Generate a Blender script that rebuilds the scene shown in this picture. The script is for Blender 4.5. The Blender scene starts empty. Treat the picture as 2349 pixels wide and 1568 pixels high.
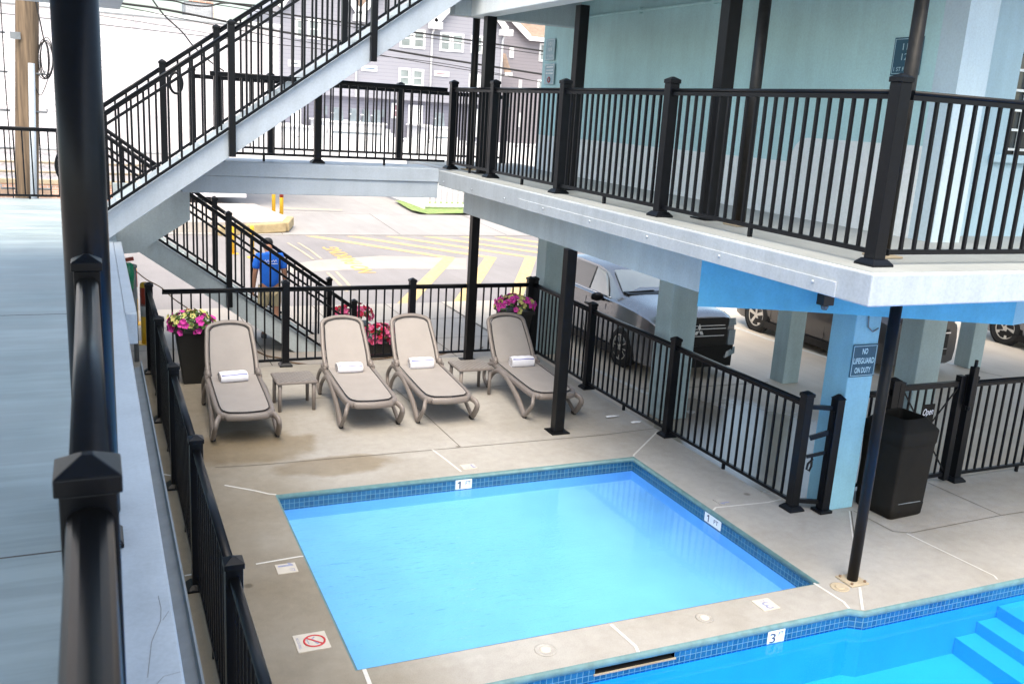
import bpy, bmesh, math, random
from mathutils import Vector, Matrix
random.seed(11)
sc = bpy.context.scene
col = sc.collection
rad = math.radians
V = Vector

# ------------------------------------------------------------------ camera
CX, CY, FD = 1174.5, 784.0, 2138.0          # reference frame 2349 x 1568
EYE = V((0, 0, 3.9))
_t, _r, _y = rad(13.8), rad(3.58), rad(24.6)
FWD = V((math.sin(_y)*math.cos(_t), math.cos(_y)*math.cos(_t), -math.sin(_t)))
_rt = V((math.cos(_y), -math.sin(_y), 0)); _up = _rt.cross(FWD)
RGT = _rt*math.cos(_r) + _up*math.sin(_r)
UPV = -_rt*math.sin(_r) + _up*math.cos(_r)
cam = bpy.data.cameras.new('camera'); camo = bpy.data.objects.new('camera', cam); col.objects.link(camo)
M = Matrix((RGT, UPV, -FWD)).transposed().to_4x4(); M.translation = EYE
camo.matrix_world = M
cam.sensor_width = 36; cam.lens = 36*FD/2349; cam.clip_start = 0.05; cam.clip_end = 3000
cam.dof.use_dof = True; cam.dof.focus_distance = 13; cam.dof.aperture_fstop = 7.0
sc.camera = camo
K = 2349/2560.0
def ray(x, y): return FWD + RGT*((x*K-CX)/FD) - UPV*((y*K-CY)/FD)      # x, y: photograph pixels (2560 wide)
def at_y(x, y, Y): d = ray(x, y); return EYE + d*(Y/d.y)
def at_z(x, y, Z): d = ray(x, y); return EYE + d*((Z-3.9)/d.z)
def at_x(x, y, X): d = ray(x, y); return EYE + d*(X/d.x)

# ------------------------------------------------------------------ materials
def nodes(name):
    m = bpy.data.materials.new(name); m.use_nodes = True
    nt = m.node_tree; b = nt.nodes['Principled BSDF']
    return m, nt, b
def N(nt, typ, **kw):
    n = nt.nodes.new(typ)
    for k, v in kw.items():
        if k.startswith('i_'): n.inputs[k[2:].replace('_', ' ')].default_value = v
        else: setattr(n, k, v)
    return n
def L(nt, a, b): nt.links.new(a, b)
def ramp(nt, fac, stops):
    r = nt.nodes.new('ShaderNodeValToRGB'); e = r.color_ramp.elements
    while len(e) < len(stops): e.new(0.5)
    for i, (p, c) in enumerate(stops):
        e[i].position = p; e[i].color = (*c, 1) if len(c) == 3 else c
    L(nt, fac, r.inputs[0]); return r.outputs[0]
def mixc(nt, fac, a, b, mode='MIX'):
    m = nt.nodes.new('ShaderNodeMix'); m.data_type = 'RGBA'; m.blend_type = mode
    if isinstance(fac, float): m.inputs[0].default_value = fac
    else: L(nt, fac, m.inputs[0])
    for s, c in ((6, a), (7, b)):
        if isinstance(c, tuple): m.inputs[s].default_value = (*c, 1)
        else: L(nt, c, m.inputs[s])
    return m.outputs[2]
def noise(nt, scale, detail=4, rough=.55, vec=None):
    n = N(nt, 'ShaderNodeTexNoise'); n.inputs['Scale'].default_value = scale
    n.inputs['Detail'].default_value = detail; n.inputs['Roughness'].default_value = rough
    if vec is None:
        g = N(nt, 'ShaderNodeNewGeometry'); vec = g.outputs['Position']
    L(nt, vec, n.inputs['Vector']); return n.outputs['Fac']
def scaled(nt, s):
    g = N(nt, 'ShaderNodeNewGeometry'); m = N(nt, 'ShaderNodeMapping'); m.inputs['Scale'].default_value = s
    L(nt, g.outputs['Position'], m.inputs[0]); return m.outputs[0]
def bump(nt, b, h, strength=.2, dist=.01):
    n = N(nt, 'ShaderNodeBump'); n.inputs['Strength'].default_value = strength; n.inputs['Distance'].default_value = dist
    L(nt, h, n.inputs['Height']); L(nt, n.outputs[0], b.inputs['Normal'])
def dull(c, k): return tuple(x*k for x in c)
def plain(name, c, rough=.5, metal=0.0, var=.18, scale=6.0, bs=.0, bscale=80, bd=.004, coat=0, spec=.5):
    m, nt, b = nodes(name)
    f = noise(nt, scale, 5, .6)
    L(nt, ramp(nt, f, [(.3, dull(c, 1-var)), (.7, dull(c, 1+var*.6))]), b.inputs['Base Color'])
    b.inputs['Roughness'].default_value = rough; b.inputs['Metallic'].default_value = metal
    b.inputs['Coat Weight'].default_value = coat; b.inputs['Specular IOR Level'].default_value = spec
    if bs: bump(nt, b, noise(nt, bscale, 3), bs, bd)
    return m

MAT = {}
MAT['rail'] = plain('black_powder_coat', (.0035, .0045, .007), .33, var=.3, scale=30, bs=.15, bscale=300, bd=.002, spec=.24)
MAT['post'] = plain('black_post_paint', (.005, .0055, .007), .4, spec=.22, var=.35, scale=8, bs=.2, bscale=60, bd=.003)
MAT['pipe'] = plain('worn_black_paint', (.012, .011, .010), .45, spec=.3, var=.6, scale=14, bs=.2, bscale=40, bd=.004)
MAT['white'] = plain('white_trim_paint', (.46, .50, .54), .5, var=.07, scale=2.5, bs=.25, bscale=25, bd=.006)
MAT['stair'] = plain('pale_grey_steel_paint', (.42, .48, .55), .38, var=.08, scale=1.6, bs=.1, bscale=30, bd=.004)
MAT['palegrey'] = plain('pale_grey_beam_paint', (.53, .60, .63), .55, var=.1, scale=1.5, bs=.3, bscale=40, bd=.006)
MAT['bounceblue'] = plain('bounce_blue_stucco', (.13, .46, .64), .7, var=.14, scale=3, bs=.6, bscale=120, bd=.006)  # beam blue deepened with light bounced off the pool, put into the colour
MAT['columnblue'] = plain('light_blue_stucco', (.27, .53, .66), .7, var=.1, scale=2, bs=.6, bscale=130, bd=.006)
MAT['columngrey'] = plain('grey_green_stucco', (.43, .54, .555), .75, var=.1, scale=2, bs=.6, bscale=130, bd=.006)
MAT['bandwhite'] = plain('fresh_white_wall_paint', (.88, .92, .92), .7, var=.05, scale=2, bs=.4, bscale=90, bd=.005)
MAT['wallblue'] = plain('pale_blue_wall_paint', (.52, .78, .80), .75, var=.1, scale=1.2, bs=.5, bscale=90, bd=.006)
MAT['wallright'] = plain('pale_sky_wall_paint', (.42, .60, .70), .75, var=.06, scale=1.2, bs=.5, bscale=90, bd=.006)
MAT['pilaster'] = plain('pilaster_paint', (.58, .72, .80), .75, var=.05, scale=1.2, bs=.5, bscale=90, bd=.006)
MAT['walk'] = None
MAT['teal'] = plain('teal_coping_paint', (.10, .20, .215), .5, var=.25, scale=12, bs=.3, bscale=60, bd=.004)
MAT['tan'] = plain('taupe_resin', (.19, .165, .153), .42, var=.05, scale=6, bs=.12, bscale=220, bd=.002)
MAT['sling'] = plain('taupe_sling_fabric', (.295, .272, .26), .8, var=.06, scale=5, bs=.4, bscale=500, bd=.002)
MAT['piping'] = plain('dark_piping', (.02, .02, .025), .6)
MAT['rubber'] = plain('black_rubber', (.012, .012, .012), .7, var=.3, scale=12)
MAT['towel'] = plain('white_terry', (.78, .78, .84), .95, var=.04, scale=20, bs=.8, bscale=260, bd=.006)
MAT['stripe'] = plain('blue_stripe', (.07, .09, .42), .9)
MAT['sticker'] = plain('sticker_paper', (.75, .76, .8), .5)
MAT['ink'] = plain('grey_blue_ink', (.05, .07, .12), .6)
MAT['fadedink'] = plain('faded_blue_ink', (.28, .30, .44), .7, var=.3, scale=60)
MAT['planter'] = plain('black_planter_resin', (.012, .012, .012), .5, var=.3, scale=5, bs=.1, bscale=40)
MAT['bin'] = plain('brown_black_bin_plastic', (.009, .0075, .006), .65, var=.25, scale=9, bs=.35, bscale=220, bd=.003, spec=.2)
MAT['void'] = plain('dark_inside', (.004, .004, .004), .9)
MAT['signblue'] = plain('navy_sign_face', (.005, .075, .13), .4, var=.06)
MAT['signink'] = plain('pale_sign_lettering', (.45, .66, .74), .5, var=.03)
MAT['signpale'] = plain('pale_blue_sign_face', (.30, .46, .52), .45, var=.06)
MAT['tile_white'] = plain('marker_tile_white', (.72, .76, .78), .3, var=.06)
MAT['tile_cream'] = plain('marker_tile_cream', (.54, .50, .44), .55, var=.08, scale=15)
MAT['red'] = plain('sign_red', (.55, .04, .05), .5)
MAT['yellow'] = plain('safety_yellow', (.80, .47, .03), .45, var=.12, scale=7)
MAT['redtape'] = plain('red_reflector_tape', (.33, .035, .012), .4)
MAT['greytape'] = plain('silver_reflector_tape', (.42, .42, .42), .4)
MAT['grey'] = plain('grey_painted_metal', (.20, .22, .24), .5, var=.2)
MAT['green'] = plain('green_plastic', (.01, .26, .13), .25, var=.4, scale=30)
MAT['cord'] = plain('tan_cord', (.20, .13, .08), .7)
MAT['wire'] = plain('cable_black', (.02, .02, .022), .6)
MAT['skin'] = plain('skin', (.42, .20, .12), .5, var=.06)
MAT['shirt'] = plain('blue_jersey', (.010, .15, .72), .8, var=.12, scale=9, bs=.3, bscale=14, bd=.02)
MAT['khaki'] = plain('khaki_cotton', (.50, .40, .24), .9, var=.1, bs=.3, bscale=16, bd=.02)
MAT['hair'] = plain('dark_hair', (.02, .02, .022), .6, bs=.5, bscale=200)
MAT['shoe'] = plain('shoe_grey', (.1, .1, .11), .7)
MAT['chrome'] = plain('chrome_trim', (.75, .76, .78), .12, 1.0, var=.03)
MAT['gold'] = plain('gold_emblem', (.75, .5, .15), .25, .8)
MAT['glass_dark'] = plain('tinted_glass', (.05, .06, .065), .06, var=.2, scale=1.5, coat=.5, spec=.9)
MAT['windscreen'] = plain('windscreen_glass', (.42, .46, .47), .05, var=.12, scale=1.5, coat=1, spec=1)  # pale base colour stands in for sky reflected in the glass
MAT['carsilver'] = plain('graphite_car_paint', (.28, .28, .295), .2, .6, var=.06, coat=1)
MAT['cardark'] = plain('charcoal_car_paint', (.055, .05, .05), .28, .35, var=.08, coat=.8)
MAT['cargrey'] = plain('grey_car_paint', (.21, .21, .22), .25, .4, var=.06, coat=.9)
MAT['carblack'] = plain('gloss_black_trim', (.006, .006, .007), .3, var=.3, spec=.25)
MAT['lamp'] = plain('headlamp_lens', (.5, .52, .55), .08, .5, coat=1)
MAT['amber'] = plain('amber_reflector', (.7, .18, .02), .3)
MAT['alloy'] = plain('alloy_wheel', (.58, .56, .52), .3, .7, var=.05)
MAT['alloydark'] = plain('alloy_dark', (.02, .02, .022), .4, .3)
MAT['tyre'] = plain('tyre_rubber', (.018, .018, .018), .85, bs=.5, bscale=90, bd=.006)
MAT['siding_a'] = None
MAT['shingle'] = plain('brown_shingle', (.30, .22, .17), .9, var=.25, scale=4, bs=.5, bscale=14, bd=.03)
MAT['vinyl'] = plain('white_vinyl', (.86, .86, .88), .5, var=.03)
MAT['pane'] = plain('window_pane', (.28, .33, .34), .12, var=.35, scale=.7, spec=.8)
MAT['panepink'] = plain('curtained_pane', (.34, .19, .22), .3, var=.2)
MAT['paneblue'] = plain('blue_pane', (.16, .28, .42), .15, var=.2)
MAT['stucco'] = plain('white_stucco', (.80, .77, .82), .9, var=.04, scale=.7, bs=1.0, bscale=9, bd=.05)
MAT['brick'] = None
MAT['corr'] = plain('corrugated_grey', (.5, .52, .54), .5)
MAT['grillgrey'] = plain('grill_cover_grey', (.20, .24, .27), .5, var=.2)
MAT['lawn'] = None
MAT['petal_magenta'] = plain('magenta_petals', (.62, .045, .36), .7, var=.35, scale=40)
MAT['petal_pink'] = plain('pink_petals', (.62, .10, .25), .7, var=.45, scale=40)
MAT['petal_red'] = plain('red_petals', (.50, .01, .05), .7, var=.35, scale=40)
MAT['petal_lime'] = plain('lime_yellow_petals', (.60, .56, .20), .7, var=.3, scale=40)
MAT['leaf'] = plain('petunia_leaf', (.07, .15, .03), .6, var=.4, scale=30)

def deck_mat():
    m, nt, b = nodes('pool_deck_concrete')
    a = noise(nt, .55, 5, .6); f = noise(nt, 9, 6, .7); s = noise(nt, 140, 3, .7)
    c = ramp(nt, a, [(.34, (.305, .286, .256)), (.55, (.372, .357, .335)), (.72, (.415, .406, .39))])
    c = mixc(nt, .5, c, ramp(nt, f, [(.3, (.75, .74, .72)), (.7, (1.1, 1.1, 1.1))]), 'MULTIPLY')
    c = mixc(nt, .75, c, ramp(nt, s, [(.3, (.70, .68, .65)), (.6, (1.12, 1.12, 1.12))]), 'MULTIPLY')
    # wet concrete towards the left building, with that building's shade painted in; ragged outline
    g = N(nt, 'ShaderNodeNewGeometry'); sx = N(nt, 'ShaderNodeSeparateXYZ'); L(nt, g.outputs['Position'], sx.inputs[0])
    w = noise(nt, .9, 5, .6)
    mx = N(nt, 'ShaderNodeMath', operation='MULTIPLY_ADD'); L(nt, w, mx.inputs[0]); mx.inputs[1].default_value = 1.5
    L(nt, sx.outputs[0], mx.inputs[2])
    shade_damp = ramp(nt, mx.outputs[0], [(.0, (1, 1, 1)), (.9, (0, 0, 0))])
    mp = N(nt, 'ShaderNodeMapRange'); L(nt, mx.outputs[0], mp.inputs[0]); mp.inputs[1].default_value = 1.6; mp.inputs[2].default_value = 3.2
    dm = ramp(nt, mp.outputs[0], [(0, (.62, .55, .44)), (.5, (.80, .76, .68)), (1, (1, 1, 1))])
    c = mixc(nt, 1.0, c, dm, 'MULTIPLY')
    # puddle stains: two blobs
    wet = None
    for (px, py, rx, ry) in ((1.55, 10.35, .75, .55), (2.3, 9.55, .7, .28)):
        mpg = N(nt, 'ShaderNodeMapping'); mpg.vector_type = 'POINT'
        mpg.inputs['Location'].default_value = (-px/rx, -py/ry, 0); mpg.inputs['Scale'].default_value = (1/rx, 1/ry, 0)
        L(nt, g.outputs['Position'], mpg.inputs[0])
        ln = N(nt, 'ShaderNodeVectorMath', operation='LENGTH'); L(nt, mpg.outputs[0], ln.inputs[0])
        ad = N(nt, 'ShaderNodeMath', operation='MULTIPLY_ADD'); L(nt, noise(nt, 2.5, 3), ad.inputs[0]); ad.inputs[1].default_value = .9
        L(nt, ln.outputs['Value'], ad.inputs[2])
        r_ = ramp(nt, ad.outputs[0], [(.0, (1, 1, 1)), (.99, (1, 1, 1)), (1.0, (0, 0, 0))])
        mr = N(nt, 'ShaderNodeMapRange'); L(nt, ad.outputs[0], mr.inputs[0])
        mr.inputs[1].default_value = 1.25; mr.inputs[2].default_value = 1.55; mr.inputs[3].default_value = 1; mr.inputs[4].default_value = 0
        wet = mr.outputs[0] if wet is None else mixadd(nt, wet, mr.outputs[0])
    c = mixc(nt, wet, c, mixc(nt, 1.0, c, (.70, .63, .52), 'MULTIPLY'))
    # small dark spots
    vo = N(nt, 'ShaderNodeTexVoronoi'); vo.inputs['Scale'].default_value = 1.3; L(nt, g.outputs['Position'], vo.inputs['Vector'])
    c = mixc(nt, 1.0, c, ramp(nt, vo.outputs['Distance'], [(.0, (.45, .43, .4)), (.035, (.55, .53, .5)), (.06, (1, 1, 1))]), 'MULTIPLY')
    L(nt, c, b.inputs['Base Color'])
    rr = N(nt, 'ShaderNodeMapRange'); L(nt, noise(nt, .8, 4), rr.inputs[0]); rr.inputs[1].default_value = .3; rr.inputs[2].default_value = .7
    rr.inputs[3].default_value = .42; rr.inputs[4].default_value = .8; L(nt, rr.outputs[0], b.inputs['Roughness'])
    bump(nt, b, s, .25, .004)
    return m
def mixadd(nt, a, b_):
    n = N(nt, 'ShaderNodeMath', operation='MAXIMUM'); L(nt, a, n.inputs[0]); L(nt, b_, n.inputs[1]); return n.outputs[0]
def concrete(name, c1, c2, scale=.5, rough=.75, speck=90):
    m, nt, b = nodes(name)
    c = ramp(nt, noise(nt, scale, 6, .62), [(.33, c1), (.68, c2)])
    c = mixc(nt, .55, c, ramp(nt, noise(nt, speck, 3, .7), [(.3, (.75, .74, .72)), (.65, (1.1, 1.1, 1.1))]), 'MULTIPLY')
    c = mixc(nt, .7, c, ramp(nt, noise(nt, 1.0, 4, .6, scaled(nt, (3.0, .35, 1))), [(.3, (.88, .87, .85)), (.7, (1.05, 1.05, 1.05))]), 'MULTIPLY')
    L(nt, c, b.inputs['Base Color']); b.inputs['Roughness'].default_value = rough
    bump(nt, b, noise(nt, speck, 3), .3, .004); return m
MAT['deck'] = deck_mat()
def parking_mat():
    m = concrete('parking_concrete', (.54, .45, .35), (.68, .60, .50), .35, .6); nt = m.node_tree; b = nt.nodes['Principled BSDF']
    g = N(nt, 'ShaderNodeNewGeometry'); mp = N(nt, 'ShaderNodeMapping'); mp.inputs['Location'].default_value = (-7.9/1.5, -8.9/1.9, 0); mp.inputs['Scale'].default_value = (1/1.5, 1/1.9, 0)
    L(nt, g.outputs['Position'], mp.inputs[0]); ln = N(nt, 'ShaderNodeVectorMath', operation='LENGTH'); L(nt, mp.outputs[0], ln.inputs[0])
    ad = N(nt, 'ShaderNodeMath', operation='MULTIPLY_ADD'); L(nt, noise(nt, 1.6, 5, .6), ad.inputs[0]); ad.inputs[1].default_value = 1.1; L(nt, ln.outputs['Value'], ad.inputs[2])
    mr = N(nt, 'ShaderNodeMapRange'); L(nt, ad.outputs[0], mr.inputs[0]); mr.inputs[1].default_value = 1.35; mr.inputs[2].default_value = 1.75; mr.inputs[3].default_value = .07; mr.inputs[4].default_value = .6
    L(nt, mr.outputs[0], b.inputs['Roughness']); b.inputs['Specular IOR Level'].default_value = .8
    m2 = N(nt, 'ShaderNodeMapRange'); L(nt, ad.outputs[0], m2.inputs[0]); m2.inputs[1].default_value = 1.4; m2.inputs[2].default_value = 1.9; m2.inputs[3].default_value = .62; m2.inputs[4].default_value = 1
    old = b.inputs['Base Color'].links[0].from_socket; cb = N(nt, 'ShaderNodeCombineXYZ')
    for k in range(3): L(nt, m2.outputs[0], cb.inputs[k])
    L(nt, mixc(nt, 1.0, old, cb.outputs[0], 'MULTIPLY'), b.inputs['Base Color']); return m
MAT['parking'] = parking_mat()
MAT['sidewalk'] = concrete('sidewalk_concrete', (.39, .355, .32), (.46, .425, .39), .6)
MAT['asphalt'] = concrete('sun_bleached_asphalt', (.24, .225, .23), (.31, .29, .29), .25, .85, 40)
MAT['farpave'] = concrete('bleached_pavement', (.31, .295, .29), (.39, .37, .36), .2)
MAT['kerbstone'] = concrete('kerb_concrete', (.30, .25, .17), (.45, .38, .28), 1.2)
MAT['patch'] = concrete('chip_seal_patch', (.38, .345, .31), (.46, .42, .38), .8, .9, 25)
MAT['whiteline'] = plain('white_sealant', (.62, .61, .58), .6, var=.12, scale=20)
MAT['crack'] = plain('dark_joint', (.09, .075, .06), .9, var=.3)
MAT['roadyellow'] = plain('road_paint_yellow', (.64, .46, .22), .8, var=.28, scale=9, bs=.2)
MAT['fadedyellow'] = plain('faded_road_paint', (.46, .39, .29), .85, var=.2, scale=9)
MAT['kerbyellow'] = plain('worn_yellow_kerb', (.44, .34, .19), .85, var=.3, scale=3)
MAT['lettering_yellow'] = plain('orange_yellow_road_lettering', (.72, .44, .13), .8, var=.15, scale=9)
MAT['roadwhite'] = plain('road_paint_white', (.66, .64, .60), .8, var=.18, scale=8)
def walk_mat():
    m, nt, b = nodes('walkway_deck_paint')
    c = ramp(nt, noise(nt, .9, 5, .6), [(.3, (.27, .335, .355)), (.7, (.36, .425, .445))])
    st = noise(nt, 1.0, 5, .6, scaled(nt, (.55, 5.5, 1)))
    c = mixc(nt, .8, c, ramp(nt, st, [(.45, (.88, .88, .88)), (.62, (1.25, 1.24, 1.22))]), 'MULTIPLY')  # lighter streaks: floor reflections painted into the colour
    L(nt, c, b.inputs['Base Color'])
    r = ramp(nt, st, [(.4, (.40, .40, .40)), (.65, (.68, .68, .68))]); L(nt, r, b.inputs['Roughness'])
    bump(nt, b, noise(nt, 60, 3), .12, .004); return m
MAT['walk'] = walk_mat()
MAT['balconyfloor'] = concrete('balcony_floor_paint', (.30, .32, .32), (.38, .40, .40), .8, .6, 120)
def siding(name, c):
    m, nt, b = nodes(name)
    uv = N(nt, 'ShaderNodeUVMap'); sp = N(nt, 'ShaderNodeSeparateXYZ'); L(nt, uv.outputs[0], sp.inputs[0])
    mu = N(nt, 'ShaderNodeMath', operation='MULTIPLY'); L(nt, sp.outputs[1], mu.inputs[0]); mu.inputs[1].default_value = 4.2
    fr = N(nt, 'ShaderNodeMath', operation='FRACT'); L(nt, mu.outputs[0], fr.inputs[0])
    cc = ramp(nt, noise(nt, .25, 3), [(.3, dull(c, .94)), (.7, dull(c, 1.05))])
    cc = mixc(nt, 1.0, cc, ramp(nt, fr.outputs[0], [(.0, (.62, .62, .66)), (.14, (1, 1, 1)), (1, (1, 1, 1))]), 'MULTIPLY')
    L(nt, cc, b.inputs['Base Color']); b.inputs['Roughness'].default_value = .6
    bump(nt, b, fr.outputs[0], .6, .02); return m
MAT['siding_a'] = siding('lavender_grey_siding', (.34, .34, .39))
MAT['siding_b'] = siding('mauve_grey_siding', (.29, .27, .30))
MAT['siding_c'] = siding('grey_ground_floor_siding', (.20, .20, .25))
def brick(name, c1, c2, mortar, sx, bw, bh, msize=.02, rough=.8, spec=.5, bs=.4):
    m, nt, b = nodes(name)
    uv = N(nt, 'ShaderNodeUVMap'); t = N(nt, 'ShaderNodeTexBrick'); L(nt, uv.outputs[0], t.inputs['Vector'])
    t.offset = 0 if bw == bh else .5
    t.inputs['Scale'].default_value = sx; t.inputs['Brick Width'].default_value = bw; t.inputs['Row Height'].default_value = bh
    t.inputs['Mortar Size'].default_value = msize; t.inputs['Mortar Smooth'].default_value = .2
    t.inputs['Color1'].default_value = (*c1, 1); t.inputs['Color2'].default_value = (*c2, 1); t.inputs['Mortar'].default_value = (*mortar, 1)
    L(nt, t.outputs['Color'], b.inputs['Base Color']); b.inputs['Roughness'].default_value = rough; b.inputs['Specular IOR Level'].default_value = spec
    iv = N(nt, 'ShaderNodeMath', operation='SUBTRACT'); iv.inputs[0].default_value = 1; L(nt, t.outputs['Fac'], iv.inputs[1])
    bump(nt, b, iv.outputs[0], bs, .004); return m
MAT['brick'] = brick('orange_brick', (.46, .24, .17), (.52, .31, .23), (.5, .46, .42), 1, .24, .08, .012)
MAT['pooltile'] = brick('blue_pool_tile', (.008, .065, .15), (.014, .10, .21), (.11, .23, .29), 1, .05, .05, .0032, .12, .7)
def plaster(name, c):
    m, nt, b = nodes(name)
    cc = ramp(nt, noise(nt, 2.2, 4), [(.3, dull(c, .93)), (.7, dull(c, 1.04))])
    cc = mixc(nt, .35, cc, ramp(nt, noise(nt, 70, 2), [(.35, (.85, .88, .9)), (.65, (1.08, 1.06, 1.05))]), 'MULTIPLY')
    L(nt, cc, b.inputs['Base Color']); b.inputs['Roughness'].default_value = .6; return m
MAT['plaster_a'] = plaster('wading_pool_paint', (.20, .495, .88))
MAT['plaster_b'] = plaster('main_pool_paint', (.035, .42, .96))
def water(name, tint, ripple, cx, cy, rr, base=.012):
    m, nt, _ = nodes(name); nt.nodes.remove(_)
    out = [n for n in nt.nodes if n.type == 'OUTPUT_MATERIAL'][0]
    g = N(nt, 'ShaderNodeNewGeometry')
    d = N(nt, 'ShaderNodeVectorMath', operation='DISTANCE'); L(nt, g.outputs['Position'], d.inputs[0]); d.inputs[1].default_value = (cx, cy, -.15)
    mr = N(nt, 'ShaderNodeMapRange'); mr.interpolation_type = 'SMOOTHSTEP'; L(nt, d.outputs['Value'], mr.inputs[0])
    mr.inputs[1].default_value = rr*.25; mr.inputs[2].default_value = rr; mr.inputs[3].default_value = ripple; mr.inputs[4].default_value = base
    h = noise(nt, 1.0, 3, .55, scaled(nt, (5.5, 13, 1)))
    h2 = noise(nt, 1.0, 2, .5, scaled(nt, (14, 30, 1)))
    s = N(nt, 'ShaderNodeMath', operation='MULTIPLY_ADD'); L(nt, h2, s.inputs[0]); s.inputs[1].default_value = .35; L(nt, h, s.inputs[2])
    b = N(nt, 'ShaderNodeBump'); b.inputs['Distance'].default_value = .05; L(nt, s.outputs[0], b.inputs['Height']); L(nt, mr.outputs[0], b.inputs['Strength'])
    fr = N(nt, 'ShaderNodeFresnel'); fr.inputs['IOR'].default_value = 1.33; L(nt, b.outputs[0], fr.inputs['Normal'])
    gl = N(nt, 'ShaderNodeBsdfGlossy'); gl.inputs['Roughness'].default_value = .03; L(nt, b.outputs[0], gl.inputs['Normal'])
    tr = N(nt, 'ShaderNodeBsdfTransparent'); tr.inputs[0].default_value = (*tint, 1)
    mx = N(nt, 'ShaderNodeMixShader'); L(nt, fr.outputs[0], mx.inputs[0]); L(nt, tr.outputs[0], mx.inputs[1]); L(nt, gl.outputs[0], mx.inputs[2])
    L(nt, mx.outputs[0], out.inputs[0]); return m
MAT['water_a'] = water('wading_pool_water', (.86, .96, 1.0), 0.5, 2.3, 7.0, 2.6)
MAT['water_b'] = water('main_pool_water', (.62, .90, 1.0), .05, 4.2, 3.5, 2.2)
def lawn_mat():
    m, nt, b = nodes('lawn_strip')
    L(nt, ramp(nt, noise(nt, 3, 6, .7), [(.3, (.16, .26, .06)), (.5, (.26, .36, .12)), (.7, (.38, .33, .17))]), b.inputs['Base Color'])
    b.inputs['Roughness'].default_value = .95; bump(nt, b, noise(nt, 30, 4), 1, .05); return m
MAT['lawn'] = lawn_mat()
def wood_mat(name, c1, c2):
    m, nt, b = nodes(name)
    f = noise(nt, 1.0, 6, .65, scaled(nt, (16, 16, .8)))
    L(nt, ramp(nt, f, [(.3, c1), (.7, c2)]), b.inputs['Base Color']); b.inputs['Roughness'].default_value = .9
    bump(nt, b, f, .6, .02); return m
MAT['pole'] = wood_mat('weathered_pole_wood', (.07, .05, .035), (.26, .185, .12))
MAT['board'] = wood_mat('grey_boards', (.36, .33, .30), (.50, .46, .43))
def table_mat():
    m, nt, b = nodes('table_top_lattice')
    g = N(nt, 'ShaderNodeTexCoord'); mp = N(nt, 'ShaderNodeMapping'); mp.inputs['Rotation'].default_value = (0, 0, rad(45)); L(nt, g.outputs['Object'], mp.inputs[0])
    w = N(nt, 'ShaderNodeTexWave'); w.inputs['Scale'].default_value = 6; w.inputs['Distortion'].default_value = 0; L(nt, mp.outputs[0], w.inputs[0])
    w2 = N(nt, 'ShaderNodeTexWave'); w2.bands_direction = 'Y'; w2.inputs['Scale'].default_value = 6; L(nt, mp.outputs[0], w2.inputs[0])
    mu = N(nt, 'ShaderNodeMath', operation='MULTIPLY'); L(nt, w.outputs[1], mu.inputs[0]); L(nt, w2.outputs[1], mu.inputs[1])
    L(nt, ramp(nt, mu.outputs[0], [(.1, (.17, .145, .125)), (.6, (.25, .225, .20))]), b.inputs['Base Color'])
    b.inputs['Roughness'].default_value = .3; bump(nt, b, mu.outputs[0], .5, .01); return m
MAT['tabletop'] = table_mat()
def streaked(key, k=.10):
    m = MAT[key]; nt = m.node_tree; b = nt.nodes['Principled BSDF']; old = b.inputs['Base Color'].links[0].from_socket
    c = mixc(nt, 1.0, old, ramp(nt, noise(nt, 1.0, 6, .65, scaled(nt, (5, 5, .5))), [(.35, (1-k, 1-k, 1-k)), (.6, (1, 1, 1))]), 'MULTIPLY')
    c = mixc(nt, 1.0, c, ramp(nt, noise(nt, 45, 4, .7), [(.3, (1-k, 1-k, 1-k)), (.6, (1.03, 1.03, 1.03))]), 'MULTIPLY')
    L(nt, c, b.inputs['Base Color'])
for key in ('white', 'wallblue', 'bandwhite', 'wallright', 'pilaster', 'columnblue', 'columngrey', 'bounceblue', 'palegrey', 'stair', 'stucco'): streaked(key, .12 if key in ('columngrey', 'palegrey', 'white') else .08)

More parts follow.
